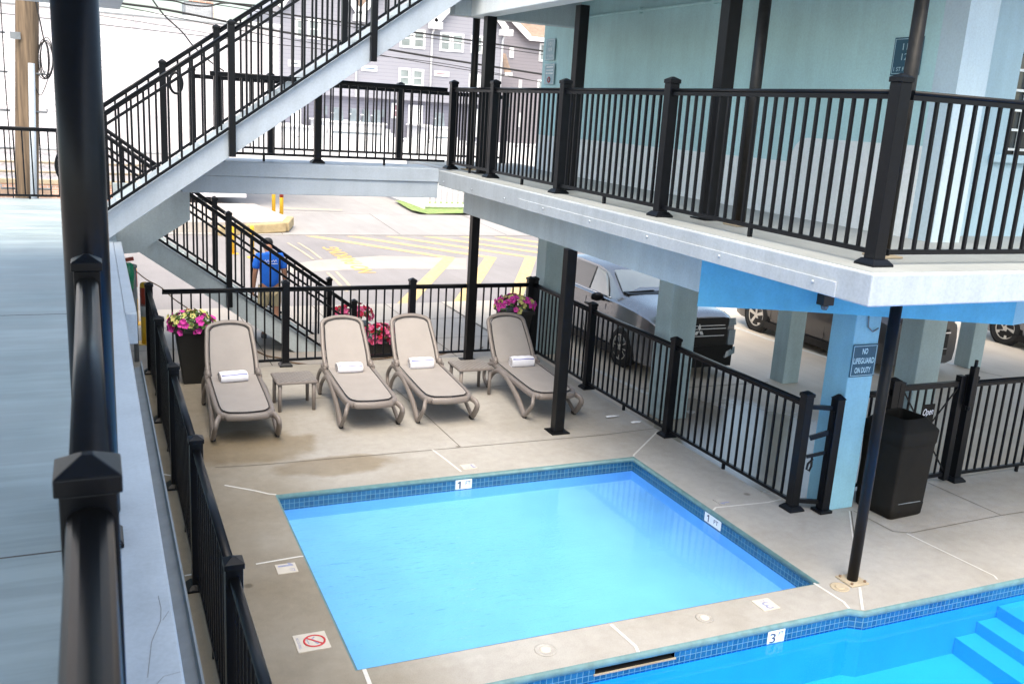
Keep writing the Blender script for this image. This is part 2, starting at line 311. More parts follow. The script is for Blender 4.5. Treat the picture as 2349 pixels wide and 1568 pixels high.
# ------------------------------------------------------------------ mesh building
ORG = {}
class MB:
    def __init__(s): s.v = []; s.f = []; s.m = []; s.s = []
    def add(s, vs, fs, mi=0, sm=False):
        o = len(s.v); s.v += [tuple(v) for v in vs]
        for f in fs: s.f.append([i+o for i in f]); s.m.append(mi); s.s.append(sm)
        return s
    def box(s, x0, x1, y0, y1, z0, z1, mi=0):
        x0, x1 = min(x0, x1), max(x0, x1); y0, y1 = min(y0, y1), max(y0, y1); z0, z1 = min(z0, z1), max(z0, z1)
        vs = [(x, y, z) for z in (z0, z1) for y in (y0, y1) for x in (x0, x1)]
        return s.add(vs, [(0, 2, 3, 1), (4, 5, 7, 6), (0, 1, 5, 4), (2, 6, 7, 3), (0, 4, 6, 2), (1, 3, 7, 5)], mi)
    def hexa(s, b, t, mi=0):               # bottom 4 and top 4 points, both counter-clockwise from above
        return s.add(list(b)+list(t), [(3, 2, 1, 0), (4, 5, 6, 7), (0, 1, 5, 4), (1, 2, 6, 5), (2, 3, 7, 6), (3, 0, 4, 7)], mi)
    def bar(s, p0, p1, w, h, mi=0, up=(0, 0, 1)):
        p0, p1 = V(p0), V(p1); d = (p1-p0).normalized(); u = V(up)
        side = d.cross(u)
        if side.length < 1e-4: side = d.cross(V((0, 1, 0)))
        side.normalize(); n = side.cross(d).normalized()
        a, b = side*w/2, n*h/2
        q = [p0-a-b, p0+a-b, p0+a+b, p0-a+b]; r = [p1-a-b, p1+a-b, p1+a+b, p1-a+b]
        return s.add(q+r, [(0, 1, 2, 3), (7, 6, 5, 4), (0, 4, 5, 1), (1, 5, 6, 2), (2, 6, 7, 3), (3, 7, 4, 0)], mi)
    def tube(s, pts, r, n=10, mi=0, closed=False, sq=None, cap=True):
        pts = [V(p) for p in pts]; k = len(pts)
        rs = r if isinstance(r, (list, tuple)) else [r]*k
        vs, fs = [], []; nrm = None
        for i, p in enumerate(pts):
            if closed: t = pts[(i+1) % k]-pts[i-1]
            else: t = pts[min(i+1, k-1)]-pts[max(i-1, 0)]
            t.normalize()
            if nrm is None:
                nrm = t.cross(V((0, 0, 1)))
                if nrm.length < 1e-3: nrm = t.cross(V((1, 0, 0)))
                nrm.normalize()
            else:
                nrm = nrm-t*nrm.dot(t)
                if nrm.length < 1e-4: nrm = t.cross(V((0, 0, 1)))
                nrm.normalize()
            bn = t.cross(nrm)
            for j in range(n):
                a = 2*math.pi*j/n
                ca, sa = math.cos(a), math.sin(a)
                if sq:
                    e = sq[2] if len(sq) > 2 else .5
                    ca = math.copysign(abs(ca)**e, ca)*sq[0]; sa = math.copysign(abs(sa)**e, sa)*sq[1]
                vs.append(p+nrm*ca*rs[i]+bn*sa*rs[i])
        for i in range(k if closed else k-1):
            a, b = i*n, ((i+1) % k)*n
            for j in range(n): fs.append((a+j, a+(j+1) % n, b+(j+1) % n, b+j))
        s.add(vs, fs, mi, True)
        if cap and not closed:
            o = len(s.v)-len(vs)
            s.f.append([o+j for j in reversed(range(n))]); s.m.append(mi); s.s.append(False)
            s.f.append([o+(k-1)*n+j for j in range(n)]); s.m.append(mi); s.s.append(False)
        return s
    def cyl(s, p0, p1, r0, r1=None, n=16, mi=0): return s.tube([p0, p1], [r0, r0 if r1 is None else r1], n, mi)
    def prism(s, poly, axis, a, b, mi=0):   # poly: 2-D; axis 'y': (x,z) 'x': (y,z) 'z': (x,y)
        def P(q, t): return {'y': (q[0], t, q[1]), 'x': (t, q[0], q[1]), 'z': (q[0], q[1], t)}[axis]
        n = len(poly); vs = [P(q, a) for q in poly]+[P(q, b) for q in poly]
        fs = [tuple(range(n)), tuple(reversed(range(n, 2*n)))]+[(i, i+n, (i+1) % n+n, (i+1) % n) for i in range(n)]
        return s.add(vs, fs, mi)
    def lathe(s, prof, c, n=24, mi=0, axis='z', cap=True):
        vs, fs = [], []
        for r, z in prof:
            for j in range(n):
                a = 2*math.pi*j/n; p = (r*math.cos(a), r*math.sin(a), z)
                if axis == 'x': p = (z, p[0], p[1])
                vs.append(V(c)+V(p))
        for i in range(len(prof)-1):
            for j in range(n): fs.append((i*n+j, i*n+(j+1) % n, (i+1)*n+(j+1) % n, (i+1)*n+j))
        s.add(vs, fs, mi, True); o = len(s.v)-len(vs)
        for k_, rev in ((0, True), (len(prof)-1, False)):
            if cap and prof[k_][0] > 1e-5:
                idx = [o+k_*n+j for j in range(n)]; s.f.append(idx[::-1] if rev else idx); s.m.append(mi); s.s.append(False)
        return s
    def grid(s, rows, mi=0, sm=True, closed=False):
        n = len(rows[0]); vs = [p for r in rows for p in r]; fs = []
        for i in range(len(rows)-1):
            for j in range(n if closed else n-1): fs.append((i*n+j, i*n+(j+1) % n, (i+1)*n+(j+1) % n, (i+1)*n+j))
        return s.add(vs, fs, mi, sm)
    def poly(s, pts, mi=0): return s.add(pts, [tuple(range(len(pts)))], mi)
    def strip(s, pts, w, z, mi=0):          # flat ribbon on the ground
        P = [V((p[0], p[1], 0)) for p in pts]; vs = []
        for i, p in enumerate(P):
            t = (P[min(i+1, len(P)-1)]-P[max(i-1, 0)]).normalized(); n = V((-t.y, t.x, 0))*w/2
            vs += [(*(p-n).xy, z), (*(p+n).xy, z)]
        return s.add(vs, [(2*i, 2*i+2, 2*i+3, 2*i+1) for i in range(len(P)-1)], mi)
    def text(s, txt, o, xd, yd, size, mi=0, bold=0.0, width=None, height=None, align='C'):
        cu = bpy.data.curves.new('t', 'FONT'); cu.body = txt; cu.size = 1; cu.offset = bold; cu.resolution_u = 3
        ob = bpy.data.objects.new('t', cu); col.objects.link(ob)
        dg = bpy.context.evaluated_depsgraph_get(); me = bpy.data.meshes.new_from_object(ob.evaluated_get(dg))
        vs = [v.co.copy() for v in me.vertices]; fs = [tuple(p.vertices) for p in me.polygons]
        bpy.data.objects.remove(ob); bpy.data.curves.remove(cu); bpy.data.meshes.remove(me)
        x0, x1 = min(v.x for v in vs), max(v.x for v in vs); y0, y1 = min(v.y for v in vs), max(v.y for v in vs)
        sy = height/(y1-y0) if height else size; sx = width/(x1-x0) if width else sy
        ox = (x0+x1)/2 if align == 'C' else x0; oy = (y0+y1)/2
        o, xd, yd = V(o), V(xd).normalized(), V(yd).normalized()
        return s.add([o+xd*(v.x-ox)*sx+yd*(v.y-oy)*sy for v in vs], fs, mi)
    def build(s, name, mats, parent=None, bevel=0, angle=None, org=None):
        if not isinstance(mats, (list, tuple)): mats = [mats]
        o = V(org) if org is not None else V(ORG.get(parent.name, (0, 0, 0)) if parent else (0, 0, 0))
        me = bpy.data.meshes.new(name); me.from_pydata([V(v)-o for v in s.v], [], s.f)
        for m in mats: me.materials.append(MAT[m] if isinstance(m, str) else m)
        me.polygons.foreach_set('material_index', s.m); me.polygons.foreach_set('use_smooth', s.s)
        uv = me.uv_layers.new(name='UVMap'); me.update()
        for p in me.polygons:
            n = p.normal; ax = max(range(3), key=lambda i: abs(n[i]))
            for li in p.loop_indices:
                c = me.vertices[me.loops[li].vertex_index].co+o
                uv.data[li].uv = {0: (c.y, c.z), 1: (c.x, c.z), 2: (c.x, c.y)}[ax]
        ob = bpy.data.objects.new(name, me); col.objects.link(ob)
        if parent: ob.parent = parent
        ORG[ob.name] = tuple(o)
        if not parent: ob.location = o
        if bevel:
            md = ob.modifiers.new('bevel', 'BEVEL'); md.width = bevel; md.segments = 2; md.limit_method = 'ANGLE'; md.angle_limit = rad(40)
        if angle is not None:
            for p in me.polygons: p.use_smooth = True
            me.set_sharp_from_angle(angle=rad(angle))
        return ob
def tag(o, label, cat, group=None):
    o['label'] = label; o['category'] = cat
    if group: o['group'] = group
    return o
def thing(name, label, cat, loc=(0, 0, 0), rz=0, group=None):
    o = bpy.data.objects.new(name, None); col.objects.link(o); o.location = loc; o.rotation_euler = (0, 0, rz)
    o.empty_display_size = .2; ORG[o.name] = tuple(loc) if rz == 0 else (0, 0, 0)
    return tag(o, label, cat, group)
def struct(name, mb, mats, **kw):
    o = mb.build(name, mats, **kw); o['kind'] = 'structure'; return o
def copy_tree(o, parent=None):
    c = o.copy(); col.objects.link(c)
    if parent: c.parent = parent
    for ch in [x for x in o.children]: copy_tree(ch, c)
    return c
B = lambda *a: MB().box(*a)

# ------------------------------------------------------------------ ground, pools, deck
PX0, PX1, PY0, PY1 = 1.56, 5.78, 5.715, 8.93          # wading pool at coping level
BY = 5.28; BYR = 5.21; BX1 = 9.6; BX0 = 1.4; BY0 = -2.0
WL = -.15
d = MB()
def flat(mb, x0, x1, y0, y1, z, mi=0): mb.poly([(x0, y0, z), (x1, y0, z), (x1, y1, z), (x0, y1, z)], mi)
flat(d, .20, 6.62, PY1, 13.72, 0); flat(d, .20, PX0, BY0, PY1, 0); flat(d, PX1, 6.62, 7.15, PY1, 0)
flat(d, PX1, 12.0, BY, 7.15, 0); flat(d, PX0, 5.70, BY, PY0, 0); flat(d, 6.62, 12.0, 7.15, 7.32, 0)
d.poly([(PX1, BY, 0), (5.70, BY, 0), (5.80, BYR, 0), (12.0, BYR, 0), (12.0, BY, 0)])
d.poly([(5.70, BY, 0), (PX1, BY, 0), (PX1, PY0, 0), (5.70, PY0, 0)])
flat(d, 9.6, 12, BY0, BYR, 0)
# slab edge faces towards the lower parking
d.poly([(6.62, 7.32, 0), (6.62, 13.72, 0), (6.62, 13.72, -.12), (6.62, 7.32, -.12)])
d.poly([(6.62, 13.72, 0), (.20, 13.72, 0), (.20, 13.72, -.12), (6.62, 13.72, -.12)])
d.poly([(12, 7.32, 0), (6.62, 7.32, 0), (6.62, 7.32, -.12), (12, 7.32, -.12)])
struct('pool_deck', d, 'deck')
j = MB()
def jl(pts, w=.022, mi=0, z=.004): j.strip(pts, w*.75, z, mi)
S2 = lambda x, y: tuple(at_z(x, y, 0).xy)
def T(ox, oy, s, x, y): return (ox+x/s, oy+y/s)
def g(r, c, x, y): return T([0, 640, 1280, 1920][c], [0, 570, 1139][r], 2.7516, x, y)
jl([S2(*g(2, 0, 1545, 203)), S2(*g(2, 1, 0, 242)), S2(*g(2, 1, 85, 262)), (PX0+.01, PY1)], .03)
jl([S2(*g(2, 0, 1125, 128)), S2(*g(2, 0, 1215, 143))], .03)
jl([S2(*g(1, 1, 1210, 1522)), S2(*g(2, 1, 1300, 22)), S2(*g(2, 1, 1412, 110))], .03)
jl([(PX1, PY1), S2(*g(1, 2, 838, 1560)), S2(*g(1, 2, 1000, 1400))], .03)
jl([S2(*g(2, 2, 1385, 375)), S2(*g(2, 2, 1400, 357)), S2(*g(2, 2, 1761, 320)), S2(*g(2, 3, 90, 300))], .03)
jl([S2(*g(2, 0, 1270, 825)), S2(*g(2, 0, 1390, 803))], .03)
jl([S2(*g(2, 1, 0, 745)), S2(*g(2, 1, 300, 693)), (PX0, 7.53)], .03)
jl([(1.62, PY0-.004), (1.60, 5.3)], .04)
jl([S2(*g(2, 2, 680, 1160)), S2(*g(2, 2, 850, 1310)), S2(*g(2, 2, 868, 1350))], .035)
jl([S2(*g(2, 3, 315, 875)), S2(*g(2, 3, 520, 1005)), (5.71, BY)], .03)
jl([S2(*g(2, 3, 630, 905)), S2(*g(2, 3, 650, 1058))], .03)
jl([S2(*g(2, 3, 560, 380)), S2(*g(2, 3, 588, 600))], .018); jl([S2(*g(2, 3, 572, 380)), S2(*g(2, 3, 600, 600))], .014, 1)
jl([S2(*g(2, 3, 955, 535)), S2(*g(2, 3, 1555, 825)), S2(*g(2, 3, 1578, 850))], .022)
jl([S2(*g(2, 3, 590, 380)), S2(*g(2, 3, 860, 520)), S2(*g(2, 3, 985, 530)), S2(*g(2, 3, 1600, 410)), S2(*g(2, 3, 1761, 385))], .012, 1)
jl([S2(*g(2, 3, 1100, 185)), S2(*g(2, 3, 1600, 408))], .012, 1)
jl([S2(*g(1, 1, 0, 1200)), S2(*g(1, 1, 420, 1170)), S2(*g(1, 1, 1050, 1135)), S2(*g(1, 2, 0, 1080))], .012, 1)
jl([S2(*g(1, 1, 960, 1110)), S2(*g(1, 1, 1150, 1270)), S2(*g(1, 1, 1400, 1500))], .012, 1)
jl([S2(*g(2, 1, 0, 65)), S2(*g(2, 1, 700, 5)), S2(*g(1, 2, 600, 1425)), S2(*g(1, 2, 1010, 1375))], .012, 1)
jl([S2(*g(2, 0, 1480, 80)), S2(*g(2, 1, 0, 65))], .012, 1)
struct('deck_joints', j, ['whiteline', 'crack'])

ground = MB()
flat(ground, -400, 400, 13.8, 900, -.16); flat(ground, -400, 400, -60, -2.2, -.16); flat(ground, -400, .25, -2.2, 13.8, -.16); flat(ground, 12.0, 400, -2.2, 13.8, -.16); flat(ground, 6.7, 12.0, 7.4, 13.8, -.16)
struct('ground', ground, 'farpave')
pk = MB(); flat(pk, 6.62, 40, 7.32, 18.15, -.055)
struct('parking_lot', pk, 'parking')
sw = MB(); flat(sw, -30, 6.62, 13.72, 18.2, -.075)
struct('sidewalk', sw, 'sidewalk')
rd = MB(); flat(rd, -60, 80, 18.2, 28.45, -.125)
struct('road', rd, 'asphalt')
fs_ = MB(); fs_.box(-60, 80, 28.45, 34.0, -.3, -.09)
struct('far_sidewalk', fs_, 'farpave')
# kerb: near side of road a gentle gutter strip
gk = MB(); gk.box(-60, -.5, 18.1, 18.25, -.3, -.02)
struct('kerb', gk, 'kerbstone', bevel=.02)
# markings
mk = MB()
def G(z, *q): return [tuple(at_z(x, y, -.121)[:2])+(z,) for x, y in q]
Z = -.119
z6 = lambda x, y: T(700, 480, 4.182, x, y)
ap = [9.05, 10.3, 11.55, 12.8, 14.05, 15.3]; w0 = .36
for i, a in enumerate(ap):
    xs = 5.85+1.24*i
    mk.poly([(xs, 28.3, Z), (a-.25, 24.15, Z), (a+.12, 24.15, Z), (xs+.37, 28.3, Z)])
    mk.poly([(a-.25, 24.145, Z), (a-3.35, 18.35, Z), (a-2.98, 18.35, Z), (a+.12, 24.145, Z)])
struct('road_marking', mk, 'roadyellow')
fm = MB()
fm.strip([S2_ for S2_ in [tuple(at_z(*z6(x, y), -.12).xy) for x, y in ((80, 530), (230, 620), (350, 705))]], .07, Z+.002)
fm.strip([tuple(at_z(*z6(x, y), -.12).xy) for x, y in ((190, 530), (320, 610), (435, 700))], .07, Z+.002)
fm.strip([tuple(at_z(*z6(x, y), -.12).xy) for x, y in ((495, 840), (600, 940), (700, 1040))], .07, Z+.002)
fm.strip([tuple(at_z(*z6(x, y), -.12).xy) for x, y in ((585, 830), (690, 935), (770, 1030))], .07, Z+.002)
struct('faded_road_marking', fm, 'fadedyellow')
rt = MB(); rt.text('NO PARKING', (6.07, 24.05, -.118), (0, 1, 0), (-1, 0, 0), 1, 0, .012, 4.1, .46)
struct('road_lettering', rt, 'lettering_yellow')
pt = MB()
pt.poly([tuple(at_z(*z6(x, y), -.12).xy)+(Z-.003,) for x, y in ((60, 840), (980, 800), (1950, 805), (1950, 690), (1050, 665), (400, 710), (60, 760))])
struct('road_patch', pt, 'patch')
pl_ = MB()
pl_.strip([tuple(at_z(*T(1380, 600, 4.182, x, y), -.055).xy) for x, y in ((160, 1210), (420, 1340), (900, 1560), (1000, 1610))], .10, -.05)
pl_.strip([tuple(at_z(*g(1, 2, x, y), -.055).xy) for x, y in ((1500, 670), (1761, 765))]+[tuple(at_z(*g(1, 3, x, y), -.055).xy) for x, y in ((240, 840), (400, 890), (900, 1060))], .10, -.05)
pl_.strip([tuple(at_z(*T(2160, 700, 5.2275, x, y), -.055).xy) for x, y in ((1085, 1075), (1215, 1115))], .10, -.05)
struct('parking_marking', pl_, 'roadwhite')
pj = MB()
def pjl(q, w=.015): pj.strip([tuple(at_z(x, y, -.055).xy) for x, y in q], w, -.051)
pjl([g(1, 2, 1160, 1100), g(1, 2, 1761, 1060)]); pjl([g(1, 3, 1300, 950), g(1, 3, 1610, 1020)])
pjl([g(1, 2, 740, 1110), g(1, 2, 1170, 1095)])
for y in (15.2, 16.7): pj.strip([(-3, y), (6.6, y)], .014, -.071)
for x in (.9, 2.4, 3.9, 5.4): pj.strip([(x, 13.75), (x, 18.2)], .014, -.071)
for x in (1.6, 5.2, 8.9, 12.6, 16.4): pj.strip([(x, 28.5), (x+.5, 34)], .02, -.086)
pj.strip([(-20, 33.9), (40, 33.9)], .02, -.086)
struct('pavement_joints', pj, 'crack')
fy = MB(); fy.strip([tuple(at_z(*z6(x, y), -.15).xy) for x, y in ((20, 185), (650, 205))], .12, -.084)
struct('lot_marking', fy, 'roadyellow')
# grass by the picket fence
lw = MB()
lw.poly([tuple(at_z(*z6(x, y), -.1).xy)+(-.06,) for x, y in ((1200, 95), (1320, 170), (1380, 200), (1550, 240), (1700, 235), (2000, 228), (2100, 226), (2100, 120), (1490, 110))])
struct('grass', lw, 'lawn')
# raised kerbed pavement beyond the road
rp = MB()
rp.prism([(-30, 28.6), (4.3, 28.75), (5.35, 29.1), (5.7, 30.3), (5.2, 33.9), (-30, 33.9)], 'z', -.2, .22)
struct('raised_pavement', rp, 'board')
rk = MB()
rk.bar((3.3, 28.42, .0), (5.35, 28.9, .08), .24, .3); rk.bar((5.35, 28.9, .08), (5.75, 30.2, .10), .24, .3)
struct('raised_kerb', rk, 'kerbyellow', bevel=.04)

# wading pool
wp = thing('wading_pool', 'shallow square blue wading pool with dark blue tile band beside the loungers', 'pool', (PX0, PY0, 0))
FA = -.285; e = .02
q = MB()
for x0, x1, y0, y1 in ((PX0+e, PX1-e, PY0+e, PY1-e),):
    q.poly([(x0, y0, FA), (x1, y0, FA), (x1, y1, FA), (x0, y1, FA)])
    for a, b in (((x0, y0), (x1, y0)), ((x1, y0), (x1, y1)), ((x1, y1), (x0, y1)), ((x0, y1), (x0, y0))):
        q.poly([(*b, WL-.02), (*a, WL-.02), (*a, FA), (*b, FA)])
q.build('basin', 'plaster_a', wp)
def band(pts, z0, z1, name, mat, parent, inset=0.0):
    mb = MB()
    for a, b in zip(pts[:-1], pts[1:]): mb.poly([(*b, z1), (*a, z1), (*a, z0), (*b, z0)])
    return mb.build(name, mat, parent)
ring = [(PX0+e, PY0+e), (PX1-e, PY0+e), (PX1-e, PY1-e), (PX0+e, PY1-e), (PX0+e, PY0+e)]
band(ring, WL-.02, -.05, 'tile_band', 'pooltile', wp)
def coping(pts, name, parent, closed=False):
    mb = MB(); n = len(pts)
    prof = [(0, 0), (.012, -.004), (.022, -.014), (.026, -.03), (.026, -.049), (.020, -.054)]
    rows = []
    for r, z in prof:
        row = []
        for i, p in enumerate(pts):
            p = V(p); a = V(pts[i-1]) if (closed or i) else None; c = V(pts[(i+1) % n]) if (closed or i < n-1) else None
            ns = []
            for u, w in ((a, p), (p, c)):
                if u is not None and w is not None:
                    t = (w-u).normalized(); ns.append(V((-t.y, t.x)))
            if len(ns) == 2:
                m = (ns[0]+ns[1]).normalized(); m = m/max(.3, m.dot(ns[0]))
            else: m = ns[0]
            row.append((*(p+m*r), z+.001))
        rows.append(row)
    mb.grid(rows[::-1], 0, True, closed)
    return mb.build(name, 'teal', parent)
coping([(PX0, PY0), (PX1, PY0), (PX1, PY1), (PX0, PY1)], 'coping_edge', wp, True)
wa = MB(); flat(wa, PX0+e, PX1-e, PY0+e, PY1-e, WL); o = struct('pool_water', wa, 'water_a')
# main pool
mp_ = thing('swimming_pool', 'deeper bright blue main pool with underwater steps in the lower right corner', 'pool', (BX0, BY, 0))
FB = -.62
edge = [(BX1, BYR-e), (5.81, BYR-e), (5.705, BY-e), (BX0, BY-e), (BX0, BY0)]
q = MB()
for a, b in zip(edge[:-1], edge[1:]): q.poly([(*b, FB), (*a, FB), (*a, WL-.02), (*b, WL-.02)])
q.poly([(BX0, BY0, FB), (BX1, BY0, FB), (BX1, BYR-e, FB), (5.81, BYR-e, FB), (5.705, BY-e, FB), (BX0, BY-e, FB)])
q.build('basin', 'plaster_b', mp_)
mb = MB()
for a, b in zip(edge[:-1], edge[1:]):
    if abs(a[1]-(BY-e)) < .001 and abs(b[1]-(BY-e)) < .001:
        yy = BY-e
        for x0, x1, z0, z1 in ((3.95, 5.705, WL-.02, -.05), (BX0, 3.25, WL-.02, -.05), (3.25, 3.95, WL-.02, -.098)):
            mb.poly([(x0, yy, z1), (x1, yy, z1), (x1, yy, z0), (x0, yy, z0)])
    else: mb.poly([(*b, z_) for z_ in ()] or [(*b, -.05), (*a, -.05), (*a, WL-.02), (*b, WL-.02)])
mb.build('tile_band', 'pooltile', mp_)
coping([(p[0], p[1]+e) if i < 4 else (p[0]-e, p[1]) for i, p in enumerate(edge)][:4], 'coping_edge', mp_)
sk = MB()
sk.poly([(3.25, BY-e+.001, -.05), (3.95, BY-e+.001, -.05), (3.95, BY+.25, -.05), (3.25, BY+.25, -.05)])
sk.poly([(3.25, BY+.2, -.05), (3.95, BY+.2, -.05), (3.95, BY+.2, -.12), (3.25, BY+.2, -.12)])
sk.poly([(3.25, BY-e, -.099), (3.95, BY-e, -.099), (3.95, BY+.2, -.099), (3.25, BY+.2, -.099)])
sk.build('skimmer_slot', 'void', mp_)
B(3.24, 3.96, BY-e-.012, BY-e+.0, -.107, -.096).build('skimmer_lip', 'kerbstone', mp_)
st = MB()
def stepmb(x0, z):
    n = 12; rows = []
    for i in range(n+1):
        t = i/n; y = BYR-e-.004-t*3.4; x = x0-.10*math.sin(math.pi*min(1, t*1.5))*.6
        rows.append((x, y))
    s_ = MB()
    top = [(x, y, z) for x, y in rows]; bot = [(x, y, FB-.001) for x, y in rows]; far = [(BX1, y, z) for x, y in rows]
    s_.grid([top, far], 0, False); s_.grid([bot, top], 0, False)
    s_.poly([top[-1], bot[-1], (BX1, top[-1][1], FB), far[-1]])
    return s_
for x0, z in ((6.96, -.455), (7.21, -.34), (7.45, -.225)): stepmb(x0, z).build('step', 'plaster_b', mp_)
wb = MB(); wb.poly([(BX0, BY0, WL), (BX1, BY0, WL), (BX1, BYR-e, WL), (5.81, BYR-e, WL), (5.705, BY-e, WL), (BX0, BY-e, WL)])
struct('pool_water', wb, 'water_b')
# depth markers: tile plates with lettering
def marker(parent_loc, label, corner, xd, yd, w, h, items, face='tile_white', cat='depth marker', nrm=None, name='depth_marker'):
    c = V(corner); xd, yd = V(xd), V(yd); n = xd.cross(yd).normalized()
    t = thing(name, label, cat, tuple(c))
    pts = [c-xd*w/2-yd*h/2, c+xd*w/2-yd*h/2, c+xd*w/2+yd*h/2, c-xd*w/2+yd*h/2]
    MB().hexa([p-n*.0 for p in pts], [p+n*.006 for p in pts]).build('plate', face, t)
    for it in items:
        txt, ox, oy, hh, ww, mat = it
        o_ = c+xd*ox+yd*oy+n*.0075
        if txt == '1':
            q_ = [(.12, -.5), (.12, .5), (-.04, .5), (-.34, .30), (-.34, .14), (-.10, .22), (-.10, -.5)]
            MB().add([o_+xd*(a_*hh)+yd*(b_*hh) for a_, b_ in q_], [(0, 1, 2, 5, 6), (2, 3, 4, 5)]).build('lettering', mat, t)
        else: MB().text(txt, o_, xd, yd, 1, 0, .008, ww, hh).build('lettering', mat, t)
    return t, c, xd, yd, n
yF = PY1-e
marker(None, 'white 1 FT depth tile on the far wall of the wading pool', (3.60, yF-.001, -.10), (1, 0, 0), (0, 0, 1), .19, .11, [('1', -.045, -.003, .085, .035, 'ink'), ('FT', .05, .012, .045, .06, 'ink')])
xF = PX1-e
marker(None, 'white 1 FT depth tile on the right wall of the wading pool', (xF-.001, 7.28, -.095), (0, -1, 0), (0, 0, 1), .28, .10, [('1', -.07, 0, .08, .05, 'ink'), ('FT', .06, .005, .045, .075, 'ink')])
marker(None, 'white 3 FT depth tile on the tiled wall of the main pool', (4.93, BY-e-.001, -.10), (1, 0, 0), (0, 0, 1), .17, .115, [('3', -.035, -.008, .085, .06, 'ink'), ('FT', .045, .02, .04, .05, 'ink')])
marker(None, 'faded cream 1 FT deck tile beside the far edge of the wading pool', (3.74, 9.13, .001), (-1, 0, 0), (0, -1, 0), .17, .14, [('1', -.045, 0, .11, .03, 'fadedink'), ('FT', .035, .03, .04, .05, 'fadedink')], 'tile_cream', 'deck tile', name='depth_tile')
marker(None, 'cream 1 FT deck tile on the brown deck left of the wading pool', (1.38, 7.35, .001), (0, -1, 0), (1, 0, 0), .17, .17, [('1', -.045, 0, .13, .03, 'fadedink'), ('FT', .045, .04, .045, .05, 'fadedink')], 'tile_cream', 'deck tile', name='depth_tile')
marker(None, 'faint worn 1 FT deck tile right of the wading pool near the black fence', (6.02, 7.49, .001), (0, 1, 0), (-1, 0, 0), .15, .15, [('1', -.04, 0, .11, .03, 'fadedink'), ('FT', .04, .03, .04, .05, 'tile_cream')], 'deck', 'deck tile', name='depth_tile')
marker(None, 'cream deck tile with a faded 3 on the strip between the two pools', (5.05, 5.555, .001), (-1, 0, 0), (0, -1, 0), .17, .17, [('3', .0, .02, .11, .07, 'fadedink'), ('FT', .0, -.06, .03, .05, 'fadedink')], 'tile_cream', 'deck tile', name='depth_tile')
t, c, xd, yd, n = marker(None, 'cream no diving deck tile with red prohibition circle left of the wading pool', (1.345, 6.17, .001), (0, -1, 0), (1, 0, 0), .235, .24, [('NO DIVING', 0, -.095, .022, .15, 'fadedink')], 'tile_cream', 'deck tile', name='warning_tile')
cc = c+yd*.02+n*.009
MB().tube([cc+xd*(.075*math.cos(a))+yd*(.075*math.sin(a)) for a in [i*2*math.pi/28 for i in range(28)]], .006, 5, closed=True, sq=(1.4, .3, 1)).bar(cc+xd*.05+yd*.05, cc-xd*.05-yd*.05, .011, .003, up=n).build('prohibition_ring', 'red', t)
fg = MB(); fg.bar(cc+xd*.045+yd*.02-n*.002, cc-xd*.03-yd*.012-n*.002, .014, .002, up=n); fg.bar(cc-xd*.03-yd*.012-n*.002, cc-xd*.055+yd*.01-n*.002, .009, .002, up=n)
fg.bar(cc-xd*.02-yd*.01-n*.002, cc-xd*.04-yd*.035-n*.002, .008, .002, up=n); fg.bar(cc+xd*.03-yd*.045-n*.002, cc-xd*.05-yd*.05-n*.002, .006, .002, up=n)
fg.build('diver_figure', 'fadedink', t)
def fitting(name, label, p, r, mats):
    t = thing(name, label, 'deck fitting', (p[0], p[1], 0))
    MB().lathe([(r, .0), (r, .004), (r*.86, .006), (r*.8, .003), (r*.5, .003)], (p[0], p[1], .001), 28).build('ring', mats[0], t)
    MB().lathe([(r*.5, .0), (r*.5, .007), (r*.42, .010)], (p[0], p[1], .001), 20).build('plug', mats[1], t)
p = at_z(*g(2, 2, 230, 1335), 0); fitting('deck_drain', 'round drain cover on the pool divider left of the sealed joint', p, .085, ('deck', 'tile_cream'))
p = at_z(*g(2, 2, 1325, 1115), 0); fitting('deck_drain', 'round drain cover on the pool divider right of the sealed joint', p, .075, ('deck', 'tile_cream'))
p = at_z(*g(2, 3, 493, 903), 0); fitting('deck_drain', 'grey round drain lid at the corner by the round pole base plate', p, .085, ('kerbstone', 'kerbstone'))

